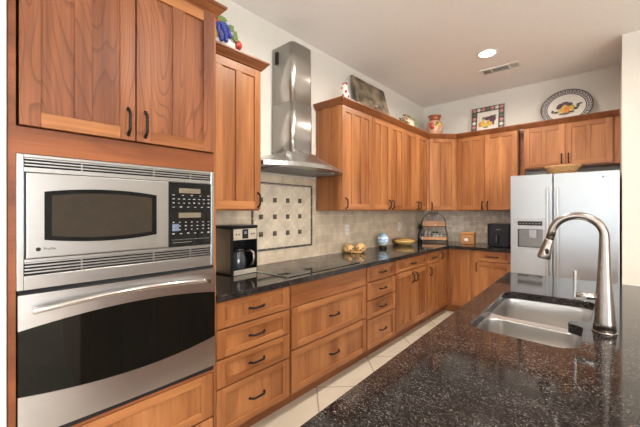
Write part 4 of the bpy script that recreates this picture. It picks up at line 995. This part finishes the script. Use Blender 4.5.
# square painted tile
sq = 0.425
SM = Matrix.Translation((-1.27, 4.955, TOPZ + 0.002)) @ Matrix.Rotation(-0.13, 4, 'X')   # local x right, z up, front = -y
t = thing('decorative_tile', (-1.27, 4.97, TOPZ), 'square painted ceramic plate with rose border leaning above the back cabinets', 'wall plate')
MB(SM).box(-sq / 2, sq / 2, 0.0, 0.012, 0, sq + 0.02, bev=0.002).build('plate', CERW, t)
bw_ = 0.075; H_ = sq + 0.02
m2 = MB(SM)
for a in ((-sq / 2 + .003, sq / 2 - .003, H_ - bw_, H_ - .003), (-sq / 2 + .003, sq / 2 - .003, .003, bw_), (-sq / 2 + .003, -sq / 2 + bw_, bw_, H_ - bw_), (sq / 2 - bw_, sq / 2 - .003, bw_, H_ - bw_)): m2.box(a[0], a[1], -0.003, -0.0003, a[2], a[3])
br_ = m2.build('border', DGRN, t)
SAGE = plain('sage', (0.25, 0.28, 0.2), 0.4); k = 0
pos = [(-sq / 2 + 0.037 + i * 0.0585, z) for z in (0.037, H_ - 0.037) for i in range(7)] + [(x, 0.037 + i * 0.0615) for x in (-sq / 2 + 0.037, sq / 2 - 0.037) for i in range(1, 6)]
for x, z in pos:
    k += 1; m2 = MB(SM)
    if k % 4 == 3:
        m2.ell((x, -0.0035, z), (0.019, 0.0015, 0.008), n=8, M=None); m2.build('painted_leaf', SAGE, br_)
    else:
        m2.prism([(x + 0.023 * (1 + 0.22 * math.cos(5 * q * PI / 12)) * math.cos(q * PI / 12), z + 0.023 * (1 + 0.22 * math.cos(5 * q * PI / 12)) * math.sin(q * PI / 12)) for q in range(24)], -0.0055, -0.003, 'y')
        m2.build('painted_rose', CERW if k % 2 else PNK, br_)
def fruits(M, spec, parent):
    one = {'painted_leaves': 'painted_leaf', 'painted_peaches': 'painted_peach'}
    for nm, mt, x, z, rx, rz in spec:
        mb = MB(M); mb.ell((x, -0.0025, z), (rx * 1.18, 0.003, rz * 1.3), n=12); mb.build(one.get(nm, nm[:-1]), mt, parent)
zc = H_ / 2 + 0.01
fruits(SM, [('painted_lemons', YEL, -0.06, zc - 0.045, .034, .026), ('painted_lemons', YEL, -0.02, zc - 0.055, .030, .026), ('painted_lemons', YEL, 0.035, zc - 0.045, .028, .024), ('painted_lemons', YEL, -0.055, zc + 0.0, .02, .02),
            ('painted_apples', ORG, -0.095, zc - 0.04, .020, .030), ('painted_apples', ORG, 0.01, zc - 0.025, .02, .02),
            ('painted_grapes', PURP, 0.0, zc + 0.035, .035, .022), ('painted_grapes', PURP, 0.05, zc + 0.04, .032, .024), ('painted_grapes', PURP, 0.085, zc + 0.02, .02, .03), ('painted_grapes', PURP, 0.06, zc + 0.0, .03, .02), ('painted_grapes', PURP, 0.075, zc - 0.045, .012, .02),
            ('painted_leaves', GRN, -0.05, zc + 0.045, .022, .014), ('painted_leaves', GRN, 0.09, zc + 0.06, .02, .012), ('painted_leaves', GRN, -0.02, zc - 0.09, .03, .008)], t)
# oval platter with key-pattern rim
PMx = Matrix.Translation((-0.385, 4.945, TOPZ + 0.002)) @ Matrix.Rotation(-0.16, 4, 'X')
t = thing('oval_platter', (-0.385, 4.97, TOPZ), 'oval platter with black key-pattern rim and painted fruit leaning above the fridge', 'platter')
PA, PB = 0.262, 0.232; PZc = PB
def plat(prof, mat, name, parent, n=72):
    M2 = PMx @ Matrix.Translation((0, 0, PZc)) @ Matrix.Rotation(PI / 2, 4, 'X') @ Matrix.Diagonal((PA, PB, 1, 1))
    mb = MB(M2); mb.lathe(prof, n=n); return mb.build(name, mat, parent)
pl_ = plat([(0, -0.012), (0.62, -0.012), (0.98, 0.006), (1.0, 0.010), (0.985, 0.013), (0.70, 0.0), (0.64, -0.006), (0, -0.007)], CERW, 'plate', t)
m2 = MB(PMx); nk = 40
def rp_(a, s_): 
    d_ = 0.0135 - (1 - s_) / 0.285 * 0.013 if s_ > 0.70 else 0
    return (PA * s_ * math.cos(a), -(d_ + 0.0012), PZc + PB * s_ * math.sin(a))
def quad(a0, a1, s0, s1):
    m2.add([rp_(a0, s0), rp_(a1, s0), rp_(a1, s1), rp_(a0, s1)], [(0, 1, 2, 3)])
for k in range(nk):
    a = 2 * PI * k / nk; w = 2 * PI / nk
    quad(a, a + w, 0.945, 0.99); quad(a, a + w, 0.725, 0.765)
    quad(a, a + w * 0.8, 0.895, 0.93); quad(a, a + w * 0.30, 0.785, 0.895); quad(a + w * 0.30, a + w * 0.8, 0.785, 0.82); quad(a + w * 0.50, a + w * 0.8, 0.82, 0.87)
kp = m2.build('key_pattern', plain('ink_black', (0.03, 0.02, 0.035), 0.35), t)
md = kp.modifiers.new('thick', 'SOLIDIFY'); md.thickness = 0.0008
ZC_ = PZc + 0.0
fruits(PMx @ Matrix.Translation((0, 0.006, 0)), [('painted_pears', YEL, -0.045, ZC_ - 0.035, .032, .026), ('painted_pears', YEL, 0.050, ZC_ - 0.012, .032, .030), ('painted_pears', YEL, -0.02, ZC_ + 0.02, .026, .02),
            ('painted_peaches', ORG, 0.0, ZC_ - 0.035, .034, .028), ('painted_peaches', ORG, 0.022, ZC_ - 0.005, .026, .024),
            ('painted_grapes', PURP, -0.05, ZC_ + 0.035, .036, .022), ('painted_grapes', PURP, -0.01, ZC_ + 0.055, .034, .018), ('painted_grapes', PURP, -0.075, ZC_ + 0.015, .022, .018),
            ('painted_leaves', DGRN, 0.035, ZC_ + 0.035, .026, .020), ('painted_leaves', DGRN, 0.09, ZC_ - 0.025, .024, .012), ('painted_leaves', DGRN, 0.115, ZC_ + 0.01, .014, .020), ('painted_leaves', DGRN, 0.14, ZC_ + 0.03, .014, .008), ('painted_leaves', DGRN, -0.10, ZC_ - 0.045, .022, .011), ('painted_leaves', DGRN, -0.135, ZC_ - 0.03, .012, .016), ('painted_leaves', DGRN, -0.02, ZC_ - 0.075, .045, .009), ('painted_leaves', DGRN, 0.05, ZC_ - 0.06, .028, .009)], t)

# ------------------------------------------------------------------ ceiling
t = thing('recessed_light', (-0.955, 3.74, ZC - 0.012), 'round lit recessed downlight in the ceiling', 'ceiling light')
MB().lathe([(0.098, 0.0115), (0.098, 0.004), (0.090, 0.0), (0.080, 0.002), (0.078, 0.0115), (0.098, 0.0115)], (-0.955, 3.74, ZC - 0.012), 36).build('trim_ring', WHITEP, t)
MB().lathe([(0, 0), (0.0775, 0), (0.0775, 0.005), (0, 0.005)], (-0.955, 3.74, ZC - 0.0065), 32).build('lens', plain('lit_lens', (0.9, 0.9, 0.85), emit=(1.0, 0.90, 0.76), es=9), t)
t = thing('ceiling_vent', (-0.94, 4.24, ZC - 0.012), 'white rectangular louvred air vent in the ceiling', 'vent')
vx0, vx1, vy0, vy1 = -1.150, -0.735, 4.155, 4.330; z = ZC - 0.001
m2 = MB()
for a in ((vx0, vx1, vy0, vy0 + 0.022), (vx0, vx1, vy1 - 0.022, vy1), (vx0, vx0 + 0.022, vy0 + 0.022, vy1 - 0.022), (vx1 - 0.022, vx1, vy0 + 0.022, vy1 - 0.022)): m2.box(*a, ZC - 0.012, z, bev=0.002)
m2.build('frame', WHITEP, t)
MB().box(vx0 + 0.0225, vx1 - 0.0225, vy0 + 0.0225, vy1 - 0.0225, ZC - 0.003, ZC - 0.0012).build('duct_opening', DARK, t)
m2 = MB()
xs0, xs1 = vx0 + 0.022, vx1 - 0.022
for d0 in (xs0 + 0.09, xs1 - 0.09 - 0.012): m2.box(d0, d0 + 0.012, vy0 + 0.0225, vy1 - 0.0225, ZC - 0.011, ZC - 0.004)
def slat(cx, cy, lx, ly, tilt_ax, ang):
    M = Matrix.Translation((cx, cy, ZC - 0.0085)) @ Matrix.Rotation(ang, 4, tilt_ax); m2.box(-lx, lx, -ly, ly, -0.0006, 0.0006, M=M)
for i in range(5): slat(xs0 + 0.010 + i * 0.018, 4.2425, 0.0055, 0.064, 'Y', 0.45)
for i in range(5): slat(xs1 - 0.010 - i * 0.018, 4.2425, 0.0055, 0.064, 'Y', -0.45)
for i in range(9): slat((xs0 + xs1) / 2, vy0 + 0.030 + i * 0.0144, (xs1 - xs0) / 2 - 0.104, 0.0048, 'X', 0.5)
m2.build('louvres', WHITEP, t)
